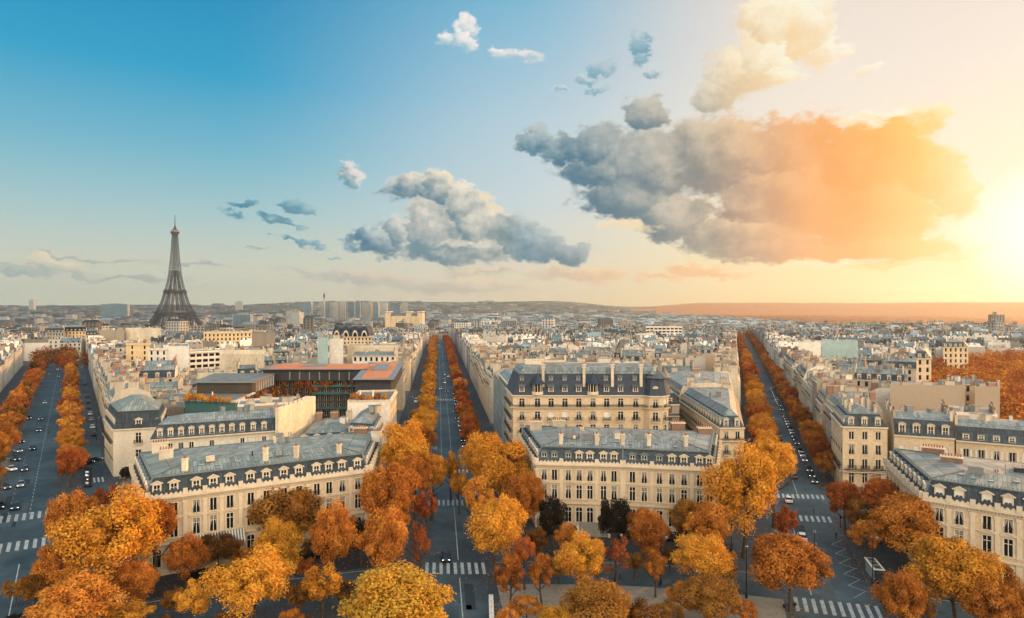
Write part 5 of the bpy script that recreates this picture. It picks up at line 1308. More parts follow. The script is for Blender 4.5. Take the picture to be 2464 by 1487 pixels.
while z < 274:
    z2 = min(z+7.5, 276); o, p = prof(z), prof(z2)
    A_ = [Vector((s*o, t_*o, z)) for s, t_ in ((1, 1), (1, -1), (-1, -1), (-1, 1))]; B_ = [Vector((s*p, t_*p, z2)) for s, t_ in ((1, 1), (1, -1), (-1, -1), (-1, 1))]
    for j in range(4):
        n_ = (j+1) % 4; b.bar(A_[j], B_[j], 1.25, EI); b.bar(A_[j], (B_[j]+B_[n_])/2, .6, EI); b.bar(A_[n_], (B_[j]+B_[n_])/2, .6, EI); b.bar(B_[j], B_[n_], .7, EI); b.bar((A_[j]+A_[n_])/2, (B_[j]+B_[n_])/2, .8, EI)
    z = z2
for i in range(12): b.bar((0, 0, 118+i*13), (0, 0, 131+i*13), 2.2, EI)
b.build('upper_shaft', et)
def platform(z, o, hh, over, nm):
    b = MB(); b.box((0, 0, z), 2*(o+over), 2*(o+over), 1.4, EI)
    for s in range(4):
        r = s*pi/2; u = Vector((cos(r), sin(r), 0)); v = Vector((-sin(r), cos(r), 0))
        for zz in (z-hh, z-hh*.5, z+1.4, z+3.4): b.bar(u*(o+over*.7)-v*(o+over*.7)+Vector((0, 0, zz)), u*(o+over*.7)+v*(o+over*.7)+Vector((0, 0, zz)), .9, EI)
        k = int(2*o/3)
        for i in range(k+1):
            w = -o-over*.6+(2*o+over*1.2)*i/k; p = u*(o+over*.7)+v*w; b.bar(p+Vector((0, 0, z-hh)), p+Vector((0, 0, z+3.4)), .55, EI)
            if i < k:
                w2 = w+(2*o+over*1.2)/k; b.bar(p+Vector((0, 0, z-hh)), u*(o+over*.7)+v*w2+Vector((0, 0, z-hh*.5)), .4, EI)
    b.box((0, 0, z+1.4), 1.25*o, 1.25*o, 4.2, 'render_brown'); b.build(nm, et)
platform(57, 35.4, 6.5, 2.6, 'first_platform'); platform(115, 19.6, 4.5, 2.4, 'second_platform')
for r in (0, 1, 2, 3):
    b = MB(); R_ = r*pi/2; u = Vector((cos(R_), sin(R_), 0)); v = Vector((-sin(R_), cos(R_), 0)); pr = None; n = 16
    for i in range(n+1):
        a = pi*i/n; w = 37*cos(a); z = 10+39*sin(a); z_o = z+3.5+1.5*sin(a); o = prof(z)-.5; o2 = prof(z_o)-.5
        p, q = u*o+v*w+Vector((0, 0, z)), u*o2+v*(w*1.07)+Vector((0, 0, z_o))
        if pr: b.bar(pr[0], p, 1.1, EI); b.bar(pr[1], q, 1.1, EI); b.bar(pr[0], q, .6, EI)
        b.bar(p, q, .6, EI)
        if 3 < i < 13: b.bar(q, u*(prof(50)-.3)+v*(w*1.02)+Vector((0, 0, 50.5)), .5, EI)
        pr = (p, q)
    b.build('arch', et)
b = MB(); b.box((0, 0, 268), 9, 9, 4, EI); b.box((0, 0, 272), 14, 14, 2, EI); b.box((0, 0, 274), 17, 17, 4.5, EI); b.box((0, 0, 278.5), 13, 13, 4, 'render_brown'); b.box((0, 0, 282.5), 14.5, 14.5, .8, EI)
b.lathe((0, 0, 283), [(4.6, 0), (4.4, 4), (2.6, 8), (2.0, 11), (0, 12)], EI, 10); b.build('top_cabin', et)
b = MB(); b.tube([(0, 0, 293), (0, 0, 306), (0, 0, 325)], [1.4, .9, .45], EI, 6)
for z in (298, 303, 309, 322): b.box((0, 0, z), 3.4 if z < 322 else 4.5, .6, .6, EI, .6); b.box((0, 0, z), .6, 3.4, .6, EI, .6)
b.build('antenna', et)

# ------------------------------------------------------------------ trees
RT = random.Random(5)
def crown_mesh(seed, nl, leaves, s, m, sparse=0.):
    R = random.Random(seed); b = MB(); mi = b.mi(m)
    lobes = []
    for k in range(nl):
        for _ in range(30):
            a, z = R.uniform(0, 2*pi), R.uniform(-.75, .95); q = sqrt(1-z*z)*(1 if z > -.2 else .85); rad = R.uniform(.50, .80)
            c = Vector((q*cos(a)*rad, q*sin(a)*rad, z*rad))
            if all((c-l[0]).length > (.30 if nl < 30 else .27) for l in lobes): break
        lobes.append((c*R.uniform(.88, 1.12), R.uniform(.17, .33)))
    lobes.append((Vector((0, 0, .1)), .5))
    per = leaves//len(lobes)
    for (c, r) in lobes:
        for _ in range(per):
            n = Vector((R.gauss(0, 1), R.gauss(0, 1), R.gauss(0, 1)+.25)); n.normalize()
            # sub-clumps
            f = 1+.20*sin(n.x*9+seed+c.x*20)*sin(n.y*8+c.y*15)*sin(n.z*9+c.z*9)*2
            k = R.uniform(.72, 1.06) if R.random() < .8 else R.uniform(.3, .8)
            p = c+n*r*k*f
            if R.random() < sparse: continue
            if p.z < -.2 and R.random() < .25: continue
            nn = n+Vector((R.uniform(-.7, .7), R.uniform(-.7, .7), R.uniform(-.4, .8))); nn.normalize()
            u = nn.orthogonal().normalized(); u.rotate(Matrix.Rotation(R.uniform(0, 6.28), 3, nn)); v = nn.cross(u); z_ = s*R.uniform(.6, 1.3); u *= z_; v *= z_*.62
            b0 = len(b.v); b.v.extend((tuple(p-u), tuple(p-v), tuple(p+u*.9-nn*z_*.25), tuple(p+v))); b.f.append((b0, b0+1, b0+2, b0+3)); b.m.append(mi); b.uv.extend(((0., 0.),)*4)
    return b.mesh('crown')
def trunk_mesh(seed):
    """height 1; limbs reach into the crown"""
    R = random.Random(seed); b = MB()
    lean = R.uniform(-.03, .03)
    b.tube([(0, 0, 0), (0, 0, .06), (lean, .01, .3), (lean*1.3, 0, .5), (lean*1.3, .01, .78)], [.027, .020, .016, .012, .004], 'bark', 8)
    for k in range(8):
        z = .28+.05*k; a = k*2.4+R.uniform(-.4, .4); L = R.uniform(.14, .24)
        p0 = Vector((lean, 0, z)); p1 = p0+Vector((cos(a)*L*.5, sin(a)*L*.5, .08)); p2 = p0+Vector((cos(a)*L, sin(a)*L, .2))
        b.tube([p0, p1, p2], [.010, .007, .002], 'bark', 5)
        for j in range(2):
            a2 = a+R.uniform(-.9, .9); p3 = p1+Vector((cos(a2)*L*.5, sin(a2)*L*.5, R.uniform(.03, .12))); b.tube([p1, p3], [.005, .001], 'bark', 4)
    return b.mesh('trunk')
TM = [trunk_mesh(k) for k in range(4)]
BIG = {m: [crown_mesh(i*7+3+len(m), 34, 27000, .030, m) for i in range(2)] for m in ('leaf_gold', 'leaf_orange')}
for m in ('leaf_rust', 'leaf_brown', 'leaf_olive'): BIG[m] = [crown_mesh(len(m)*5+1, 32, 24000, .031, m)]
BIG['leaf_dark'] = [crown_mesh(99, 26, 14000, .038, 'leaf_dark')]
YOU = {m: [crown_mesh(50+len(m), 18, 8000, .045, m, .15)] for m in ('leaf_gold', 'leaf_orange', 'leaf_rust', 'leaf_brown', 'leaf_dark')}
SPA = crown_mesh(77, 12, 2600, .055, 'leaf_rust', .45)
FAR = {m: [crown_mesh(i+200+len(m), 16, 4200, .066, m) for i in range(3)] for m in ('leaf_gold', 'leaf_orange', 'leaf_rust', 'leaf_brown')}
def tree(x, y, ztop, zbot, wid, me, label, group, z0=None, name='plane_tree', cat='tree', ry=1.):
    z0 = gz(x, y)+.1 if z0 is None else z0
    e = empty(name, (x, y, z0), RT.uniform(0, 6.28), label, cat, group)
    Hh = ztop-z0; zb = max(zbot-z0, Hh*.22)
    inst(TM[RT.randrange(4)], 'trunk', e, (0, 0, 0), 0, (Hh, Hh, Hh*.95))
    inst(me, 'crown', e, (0, 0, (Hh+zb)/2), RT.uniform(0, 6.28), (wid/2, wid/2*ry, (Hh-zb)/2*1.04))
    return e
G_, O_, R_1, B_, D_, V_ = 'leaf_gold', 'leaf_orange', 'leaf_rust', 'leaf_brown', 'leaf_dark', 'leaf_olive'
HT = [ # px, Y, y_top, y_bottom of crown, width px, leaf, kind, label
(285,104,1180,1400,215,G_,0,'largest golden tree, in front of the left corner of the left mansion'),
(368,109,1200,1320,110,O_,0,'orange tree hugging the right flank of the largest golden tree'),
(172,114,1172,1330,105,O_,0,'amber tree behind the left flank of the largest golden tree'),
(255,150,1168,1230,60,R_1,1,'small rust tree top peeping above the largest golden tree'),
(135,101,1300,1440,105,O_,0,'orange tree beside the crossing at the far left, under the largest golden tree'),
(88,98,1378,1455,75,B_,1,'dull brown tree at the lower left kerb'),
(180,92,1392,1560,180,O_,0,'bright orange tree in the lower left corner, cut by the frame'),
(302,95,1448,1560,120,G_,1,'golden tree top at the bottom edge, right of the corner orange tree'),
(325,101,1340,1450,100,O_,0,'amber tree below the largest golden tree'),
(448,110,1290,1430,95,O_,0,'upright orange tree beneath the awning'),
(525,118,1285,1400,125,B_,0,'brownish tree right of the upright orange tree under the awning'),
(690,126,1168,1330,185,B_,0,'broad dark brown tree before the middle of the left mansion'),
(462,96,1398,1500,90,G_,1,'small golden tree between dark gaps at the lower left'),
(612,96,1325,1545,185,G_,0,'tall bright yellow tree in the lower left middle'),
(672,108,1252,1400,115,V_,0,'olive gold tree just below the broad dark brown one'),
(735,112,1340,1400,60,R_1,1,'small rusty tree between the olive gold and the orange trees'),
(775,99,1357,1475,95,G_,1,'golden young tree on a bare trunk, right of the bright yellow one'),
(800,111,1210,1375,105,O_,0,'orange oval tree before the right end of the left mansion'),
(868,120,1250,1380,80,D_,1,'dark shaded tree behind the orange oval tree'),
(922,109,1212,1395,122,O_,0,'ragged orange gold tree below the tall orange one at the central avenue'),
(938,126,1105,1285,138,O_,0,'tall orange tree at the right corner of the left mansion'),
(972,150,1008,1170,118,G_,0,'highest golden tree at the left mouth of the central avenue'),
(1040,148,1078,1185,72,G_,0,'gold tree overhanging the central avenue from the left'),
(1000,140,1090,1200,80,O_,0,'amber tree squeezed behind the tall orange one at the central avenue'),
(1026,126,1180,1262,56,R_1,1,'small rust tree by the kerb crossing of the central avenue'),
(1012,112,1250,1368,52,R_1,2,'thin half bare tree with a few orange tufts by the central avenue'),
(955,86,1368,1600,275,V_,0,'huge yellow green tree at the bottom centre'),
(1165,158,1040,1160,110,G_,0,'golden tree at the right mouth of the central avenue, rearmost of the cluster'),
(1200,146,1058,1200,160,G_,0,'broad golden tree at the left corner of the central mansion'),
(1262,134,1130,1290,100,O_,0,'orange tree against the left end of the central mansion'),
(1190,116,1185,1352,142,G_,0,'dense golden tree right of the central avenue, above the lower crossing'),
(1150,132,1140,1250,80,O_,1,'orange tree at the central avenue kerb, left of the dense golden one'),
(1226,102,1330,1440,75,O_,1,'young orange tree on a thin stake, left of the pale paving'),
(1262,110,1290,1365,55,R_1,1,'rust red tree behind the young staked orange tree'),
(1303,104,1330,1425,62,O_,1,'young orange tree standing alone on the pale paving'),
(1328,126,1188,1315,72,D_,0,'blackish evergreen left of the central mansion steps'),
(1362,119,1258,1322,58,O_,1,'small orange tree at the foot of the mansion steps'),
(1400,106,1288,1395,125,G_,0,'round golden tree on a forked trunk, centre of the square pavement'),
(1480,123,1190,1310,85,D_,0,'dark brown evergreen right of the central mansion steps'),
(1486,108,1290,1375,64,R_1,2,'thin red leaved tree right of the round golden one'),
(1560,118,1213,1345,98,O_,0,'orange tree before the right half of the central mansion'),
(1577,107,1318,1405,60,O_,1,'small amber tree under the orange one near the central mansion'),
(1655,122,1200,1300,90,B_,0,'brown tinged tree between the orange and the tall gold tree'),
(1702,118,1198,1318,120,O_,0,'amber crown right below the tall gold tree of the right avenue'),
(1688,106,1285,1392,142,G_,0,'wide yellow tree near the right part of the square pavement'),
(1790,124,1073,1290,168,G_,0,'tallest golden tree at the right corner of the central mansion'),
(1862,141,1045,1170,118,G_,0,'golden tree behind the tallest one, at the mouth of the right avenue'),
(1893,128,1215,1295,62,R_1,1,'rust tree beside the white parked car of the right avenue'),
(1902,102,1283,1452,178,O_,0,'round red orange tree between square and right avenue'),
(1705,96,1385,1490,148,B_,0,'brownish gold tree in the lower right middle'),
(1435,91,1398,1560,165,B_,0,'tan leaved tree at the bottom, right of centre'),
(1340,89,1462,1600,120,V_,1,'low olive tree at the bottom edge, left of the tan one'),
(1555,91,1450,1600,110,B_,1,'dull brown tree at the bottom edge, right of the tan one'),
(1215,88,1462,1600,70,O_,1,'sparse orange branches at the bottom edge by the white barrier'),
(2035,137,1158,1245,92,R_1,0,'leftmost red orange tree right of the right avenue'),
(2118,131,1148,1250,100,R_1,0,'red tree under the corner of the right hand mansion'),
(2085,119,1250,1325,84,O_,1,'small rust orange tree above the bus shelter'),
(2177,117,1176,1345,158,O_,0,'big smooth orange tree right of the bus shelter'),
(2110,136,1225,1290,70,D_,1,'dark shaded tree between the red trees right of the avenue'),
(2300,97,1293,1520,205,G_,0,'big bright yellow tree before the right hand mansion'),
(2170,93,1368,1560,105,O_,0,'upright orange tree at the lower right by the crossing'),
(2385,92,1390,1600,130,O_,0,'amber tree at the foot of the big yellow one, lower right'),
(2445,90,1405,1600,105,O_,0,'orange tree in the lower right corner'),
]
for (px, Y, yt, yb, wd, m, kd, lb) in HT:
    zt = H-(yt-EYE)*Y/F; zb = H-(yb-EYE)*Y/F; x = (px-CX)/F*Y; w = wd*Y/F*1.10
    me = SPA if kd == 2 else (RT.choice(YOU[m]) if kd == 1 and m in YOU else RT.choice(BIG[m]))
    tree(x, Y, zt, zb, w, me, lb, 'autumn trees round the square')
XT = [(60,90,1465,'dark'),(245,112,1268,'k'),(420,100,1440,'k'),(395,118,1300,'b'),(560,108,1375,'k'),(585,118,1330,'r'),(720,100,1400,'k'),(745,122,1300,'k'),(830,103,1395,'k'),(845,124,1240,'o'),(905,100,1440,'r'),(1105,150,1130,'g'),(1085,160,1085,'g'),(1290,120,1270,'k'),(1345,112,1345,'k'),(1440,112,1345,'r'),(1525,114,1330,'k'),(1610,116,1320,'k'),(1640,101,1400,'o'),(1265,97,1432,'r'),(1390,96,1448,'k'),(1500,94,1462,'b'),(1620,94,1450,'k'),(1750,108,1330,'k'),(1830,112,1290,'k'),(1790,96,1440,'r'),(2065,128,1200,'k'),(2235,112,1290,'k'),(2225,96,1430,'k'),(2330,104,1330,'o'),(2405,100,1350,'r'),(700,94,1478,'o'),(540,92,1500,'k'),(390,91,1495,'k'),(40,104,1420,'k')]
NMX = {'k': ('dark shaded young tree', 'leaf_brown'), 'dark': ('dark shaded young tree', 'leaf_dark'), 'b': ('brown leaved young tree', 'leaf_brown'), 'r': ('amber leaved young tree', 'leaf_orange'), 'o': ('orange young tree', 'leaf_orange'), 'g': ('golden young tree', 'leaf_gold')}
for i, (px, Y, yt, kk) in enumerate(sorted(XT)):
    zt = H-(yt-EYE)*Y/F; w = RT.uniform(4.2, 6.2)
    tree((px-CX)/F*Y, Y, max(zt, 4.5), max(zt*.3, 1.2), w, YOU[NMX[kk][1]][0], '%s filling the gap between larger crowns, %s from the left frame edge' % (NMX[kk][0], ordw(i)), 'young trees between the larger ones')
def row_trees(m, b, Y0, Y1, st, nm, mats, w=(8.5, 10.5), h=(12, 14.5)):
    Y = Y0; k = 0
    while Y < Y1:
        d_ = math.hypot(m*Y, Y); me = RT.choice(BIG[RT.choice([q for q in mats if q in BIG])]) if d_ < 260 else RT.choice(FAR[RT.choice(mats)])
        x = m*Y+b+RT.uniform(-.5, .5); z0 = gz(x, Y)+.1; hh = RT.uniform(*h)*RT.uniform(.82, 1.08); ww = RT.uniform(*w)*RT.uniform(.72, 1.02)
        if RT.random() > .04:
            tree(x, Y+RT.uniform(-1, 1), z0+hh, z0+hh*.27, ww, me, f'avenue tree, {ordw(k)} from the ring street in the {nm}', 'clipped plane trees lining the avenues', z0); k += 1
        Y += st/sqrt(1+m*m)
row_trees(ML, -22.8, 128, 450, 9.6, 'left row of the left avenue', (O_, O_, R_1, B_), (9.5, 12), (11, 14))
row_trees(ML, -.2, 172, 450, 10.5, 'right row of the left avenue', (O_, G_, O_, R_1), (9, 11), (9, 12))
row_trees(MC, -5.2, 205, 590, 9.6, 'left row of the central avenue', (G_, O_, G_), (9.5, 11), (10, 13))
row_trees(MC, 11.3, 214, 590, 9.8, 'right row of the central avenue', (R_1, R_1, O_), (8.6, 10), (10, 12))
row_trees(MR, 10.3, 182, 560, 9.4, 'left row of the right avenue', (O_, G_, R_1), (10.5, 12.5), (11.5, 14))
row_trees(MR, 26.6, 178, 560, 9.6, 'right row of the right avenue', (O_, O_, R_1), (8.2, 10), (9.5, 12))
# the rows further on, read as one mass
fb = MB()
def mass(x, y, w, h, n, m, R, s=.5, z0=None):
    z0 = gz(x, y) if z0 is None else z0
    for k in range(3): leaf_blob(fb, (x+R.uniform(-.2, .2)*w, y+R.uniform(-.2, .2)*w, z0+h*(.55+R.uniform(-.1, .15))), (w*.4, w*.4, h*.36), n//3, s, m, R)
for (m, b_, Y1, mm) in ((MC, -6, 1300, (G_, R_1)), (MC, 12, 1300, (R_1, R_1)), (MR, 9.5, 1200, (O_, R_1)), (MR, 26.6, 1200, (O_, R_1))):
    Y = 585
    while Y < Y1: mass(m*Y+b_, Y, 8.5, 12.5, 240, RT.choice(mm), RT, .65); Y += 9.6
for k in range(26):
    Y = RT.uniform(455, 560); mass(ML*Y+RT.uniform(-30, 22), Y, 13, RT.uniform(12, 16), 320, RT.choice((R_1, O_, B_)), RT, .7)
for k in range(30):
    Y = RT.uniform(1350, 1640); x = TX+RT.uniform(-190, 190); mass(x, Y, 22, 15, 200, D_, RT, 1.5)
tag(fb.build('distant_avenue_trees'), 'rust and dark tree tops massed at the far ends of the avenues and below the iron tower', 'distant trees', kind='stuff')
fb = MB(); n = 0
while n < 260:
    x, y = RT.uniform(150, 640), RT.uniform(125, 640)
    if not inpoly(x, y, WOOD) or x/y > .98 or blocked([(x-3, y-3), (x+3, y-3), (x+3, y+3), (x-3, y+3)]): continue
    mass(x, y, RT.uniform(11, 17), RT.uniform(12, 18), 420 if y < 350 else 220, RT.choice((O_, O_, R_1, G_)), RT, .6 if y < 350 else .9); n += 1
tag(fb.build('orange_woods'), 'dense orange autumn woods filling the right edge beyond the houses', 'woods', kind='stuff')
# hedges and dark garden shrubs in front of the mansions
for (A, B, lb) in (((-58, 112), (-34, 126), 'dark clipped hedge below the front of the left mansion'), ((6, 136.6), (14, 135.8), 'dark hedge left of the mansion steps'), ((22.5, 134.6), (40, 131.5), 'dark hedge right of the mansion steps'), ((80, 108), (98, 94), 'dark hedge before the right hand mansion')):
    fb = MB(); L = math.dist(A, B)
    for k in range(int(L/1.2)):
        f = (k+.5)/int(L/1.2); leaf_blob(fb, (A[0]+(B[0]-A[0])*f, A[1]+(B[1]-A[1])*f, 1.1), (.9, .9, 1.1), 160, .22, D_, RT)
    tag(fb.build('hedge'), lb, 'hedge', 'hedges in front of the mansions')
fb = MB(); RL = random.Random(8)
for (px, Y, yt, yb, wd, m, kd, lb) in HT:
    x = (px-CX)/F*Y; w = wd*Y/F
    for k in range(60 if kd == 0 else 25):
        a, q = RL.uniform(0, 6.28), w*.75*sqrt(RL.random()); X, Y_ = x+q*cos(a), Y+q*sin(a); t0 = RL.uniform(0, 3); s_ = RL.uniform(.08, .2)
        fb.face([(X+s_*cos(t0+j*1.57), Y_+s_*sin(t0+j*1.57)*.8, .15+.02*(j % 2)) for j in range(4)], (O_, G_, R_1, B_)[k % 4])
for k in range(5200):
    m_, b_ = RL.choice(((MC, -3.6), (MC, 9.8), (MR, 23.8), (MR, 9.9), (ML, -3.6), (ML, -19.6), (MC, -8), (MR, 28))); Y = 85+RL.random()**1.6*240; X = m_*Y+b_+RL.gauss(0, .9)
    t0 = RL.uniform(0, 3); s_ = RL.uniform(.1, .22); fb.face([(X+s_*cos(t0+j*1.57), Y+s_*sin(t0+j*1.57)*.8, .15+.02*(j % 2)) for j in range(4)], (O_, G_, R_1, B_)[k % 4])
tag(fb.build('fallen_leaves'), 'scattered fallen autumn leaves along kerbs and under the trees', 'leaves', kind='stuff')
mat('manhole_iron', (.035,.04,.045), .6); mat('asphalt_patch', (.024,.042,.055), .85, var=.3, scale=.4); mat('asphalt_worn', (.065,.085,.095), .6, var=.3, scale=.3)
for k in range(26):
    m_, lo_, hi_ = RL.choice(((MC, -2.5, 8), (MR, 10.5, 22), (ML, -19, -5))); Y = 86+RL.random()**1.5*170; x0 = RL.uniform(lo_, hi_-2); w_, l_ = RL.uniform(.8, 2.4), RL.uniform(2, 11)
    q = [(m_*Y+x0, Y), (m_*Y+x0+w_, Y), (m_*(Y+l_)+x0+w_, Y+l_), (m_*(Y+l_)+x0, Y+l_)]
    b = MB(); b.face([(x, y, .0105) for x, y in q], 'asphalt_patch' if k % 3 else 'asphalt_worn'); tag(b.build('road_patch'), kind='structure')
for k in range(16):
    m_, lo_, hi_ = RL.choice(((MC, -2.5, 8), (MR, 10.5, 22), (ML, -19, -5))); Y = 88+RL.random()*110; b = MB(); n = 10; x = m_*Y+RL.uniform(lo_, hi_)
    b.face([(x+.32*cos(2*pi*j/n), Y+.32*sin(2*pi*j/n), .0135) for j in range(n)], 'manhole_iron'); tag(b.build('manhole_cover'), kind='structure')
# ------------------------------------------------------------------ cars
def loft(b, st, m, cap=True, mtop=None):
    """st: (y, half width bottom, half width top, z0, z1)"""
    R = []
    for (y, wb, wt, z0, z1) in st:
        zm = z0+(z1-z0)*.55; R.append([(-wb*.96, y, z0), (wb*.96, y, z0), (wb, y, zm), (wt, y, z1), (-wt, y, z1), (-wb, y, zm)])
    for a, c in zip(R, R[1:]):
        for k in range(6):
            k2 = (k+1) % 6; b.face([a[k], a[k2], c[k2], c[k]][::-1], mtop if (mtop and k == 3) else m)
    b.face(R[0], m); b.face(R[-1][::-1], m)
def car_parts(kind):
    van = kind == 'van'; L = 2.35 if van else 2.15
    P_ = {}
    b = MB()
    if van: loft(b, [(-L, .86, .8, .35, 1.25), (-L+.15, .92, .86, .3, 1.3), (1.2, .93, .88, .28, 1.15), (2.0, .88, .76, .3, .95), (L, .78, .66, .38, .72)], 'X')
    else: loft(b, [(-L, .78, .70, .38, .82), (-L+.2, .88, .78, .30, .95), (-.9, .90, .80, .26, .96), (.9, .90, .80, .26, .92), (1.75, .86, .74, .28, .82), (L, .74, .60, .36, .66)], 'X')
    P_['body'] = b
    b = MB()
    if van: loft(b, [(-L+.05, .80, .68, 1.28, 1.85), (.3, .80, .70, 1.28, 1.9), (1.15, .80, .66, 1.13, 1.2)], 'glass_dark')
    else: loft(b, [(-1.75, .74, .60, .93, 1.0), (-1.15, .76, .60, .93, 1.40), (.25, .76, .60, .90, 1.42), (1.05, .76, .64, .88, .95)], 'glass_dark')
    P_['cabin_glass'] = b
    b = MB()
    if van: loft(b, [(-L+.1, .68, .6, 1.83, 1.93), (.3, .70, .62, 1.88, 1.95)], 'X')
    else: loft(b, [(-1.22, .61, .52, 1.37, 1.43), (-.4, .62, .54, 1.40, 1.48), (.3, .61, .52, 1.38, 1.45)], 'X')
    P_['roof_panel'] = b
    return P_
CARM = {}
def car_mesh(kind, paint):
    if (kind, paint) in CARM: return CARM[kind, paint]
    r = {}
    for nm, b in car_parts(kind).items():
        b.mats = [paint if k == 'X' else k for k in b.mats] if False else b.mats
        MAT['X'] = MAT[paint]; r[nm] = b.mesh(nm)
    CARM[kind, paint] = r; return r
wb = MB(); n = 12
wb.tube([(-.1, 0, 0), (.1, 0, 0)], .32, 'rubber', 12); wheel_me = wb.mesh('wheel')
wb = MB(); wb.tube([(-.012, 0, 0), (.012, 0, 0)], .19, 'grey_metal', 10); rim_me = wb.mesh('rim')
wb = MB(); wb.box((0, 0, 0), .34, .10, .15, 'lamp_white'); hl_me = wb.mesh('headlight')
wb = MB(); wb.box((0, 0, 0), .26, .06, .16, 'tail_red'); tl_me = wb.mesh('tail_lamp')
def car(x, y, rz, paint, label, group, kind='car'):
    e = empty('parked_car' if 'parked' in label else ('van' if kind == 'van' else 'moving_car'), (x, y, gz(x, y)+.02), rz, label, 'van' if kind == 'van' else 'car', group)
    L = 2.35 if kind == 'van' else 2.15
    for nm, me in car_mesh(kind, paint).items(): inst(me, nm, e, (0, 0, 0))
    for s in (-1, 1):
        for yy in (-1.35, 1.35):
            w = inst(wheel_me, 'wheel', e, (s*.84, yy, .32)); inst(rim_me, 'rim', w, (s*.1, 0, 0))
        inst(hl_me, 'headlight', e, (s*.55, L-.12, .56)); inst(tl_me, 'tail_lamp', e, (s*.64, -L+.02, .72))
    return e
def gp(px, py): return pt(px, py, 0.)
PN_ = {'car_black': 'black', 'car_silver': 'silver', 'car_white': 'white', 'car_grey': 'grey', 'car_navy': 'dark blue', 'car_red': 'dark red'}
hL, hC, hR = atan2(-.7048, 1), atan2(-.1177, 1), atan2(.354, 1)      # avenue bearings
car(*gp(1073,1346), pi-hC*-1*-1, 'car_black', 'black car driving towards the crossing, alone on the central avenue', None)
lst = [(78,1082,'car_black','black car heading for the viewer, between the two dashed lines'), (60,1132,'car_grey','grey car with lit headlights, upper of two beside the parked row'), (50,1170,'car_silver','silver car with a bright bonnet, lower of two beside the parked row'),
       (37,1224,'car_navy','dark blue car nearest the left crossing'), (2,1222,'car_black','black car cut by the left frame edge'), (94,1038,'car_grey','grey car with a light pool ahead of it'), (71,1008,'car_black','black car hugging the left tree row'),
       (98,1010,'car_navy','dark blue car just above the one with the light pool'), (108,971,'car_silver','silver car with bright headlights on the left avenue'), (141,907,'car_grey','small grey car far up the left avenue'), (119,902,'car_black','small black car far up the left avenue'), (139,890,'car_silver','small silver car farthest up the left avenue')]
for px, py, c, lb in lst: car(*gp(px, py), pi-hL, c, lb, 'cars driving down the left avenue')
for i, (px, py) in enumerate([(43,1088),(36,1108),(28,1132),(12,1176),(48,1066)]):
    c = ('car_silver','car_black','car_white','car_grey','car_black')[i]; car(*gp(px, py), pi-hL+.35, c, f'{PN_[c]} car parked slantwise under the left tree row, {ordw(i)} of five', 'cars parked along the left avenue')
lane_y = [1048,1030,1012,998,984,970,956,926,897,885]
for i, py in enumerate(lane_y):
    c = RC.choice(('car_black','car_grey','car_silver','car_navy','car_white')); Y = 50*F/(py-EYE); car(ML*Y+8.6, Y, -hL, c, f'{PN_[c]} parked car in the side lane of the left avenue, {ordw(i)} from the crossing', 'cars parked in the side lane')
for i, (px, py, r) in enumerate([(165,1136,.9),(185,1128,1.0),(208,1118,1.1),(228,1110,1.2),(155,1018,0),(157,1035,0)]):
    c = ('car_black','car_grey','car_black','car_black','car_silver','car_white')[i]; car(*gp(px, py), -hL-r, c, (f'{PN_[c]} car parked across the corner behind the advertising column, {ordw(i)} from the tree' if i < 4 else f'{PN_[c]} car parked at the kerb under the middle tree row, left avenue'), 'cars parked at the left corner')
lst = [(1094,991,'car_black'),(1099,1008,'car_navy'),(1075,943,'car_black'),(1060,937,'car_silver'),(1070,922,'car_white'),(1069,912,'car_black'),(1070,903,'car_silver'),(1079,907,'car_white'),(1064,881,'car_grey'),(1063,858,'car_black'),(1064,848,'car_grey'),(1058,832,'car_white'),(1057,822,'car_silver'),(1055,812,'car_black')]
for i, (px, py, c) in enumerate(lst): car(*gp(px, py), pi-hC, c, f'{PN_[c]} car in the traffic of the central avenue, {ordw(i)} from the near end', 'traffic on the central avenue')
car(*gp(1001,968), pi-hC, 'car_white', 'white van stopped on the left service road of the central avenue', None, 'van')
car(*gp(990,957), pi-hC, 'car_black', 'black car parked just behind the white van', None)
for i in range(16):
    Y = 212+i*9.5; c = RC.choice(('car_black','car_grey','car_silver','car_navy','car_white')); car(MC*Y+9.0, Y, pi-hC, c, f'{PN_[c]} parked car at the right kerb of the central avenue, {ordw(i)} from the crossing', 'cars parked along the central avenue')
k = 0
for i in range(34):
    Y = 171+i*6.1
    if RC.random() < .12: continue
    c = RC.choice(('car_black','car_grey','car_black','car_navy','car_silver','car_white')); car(MR*Y+22.9, Y, pi-hR, c, f'{PN_[c]} parked car in the kerb line of the right avenue, {ordw(k)} from the crossing', 'cars parked along the right avenue'); k += 1
for i, (px, py, c) in enumerate([(1897,1207,'car_white'),(1930,1298,'car_white')]): car(*gp(px, py), -hR, c, ('white parked car by the rust tree, near the upper crossing' , 'white parked car peeping from behind the round red orange tree')[i], None)
for i in range(8):
    Y = 182+i*13; c = RC.choice(('car_black','car_grey','car_silver')); car(MR*Y+17.5, Y, -hR, c, f'{PN_[c]} car driving up the right avenue between the rows, {ordw(i)} in line', 'cars driving up the right avenue')
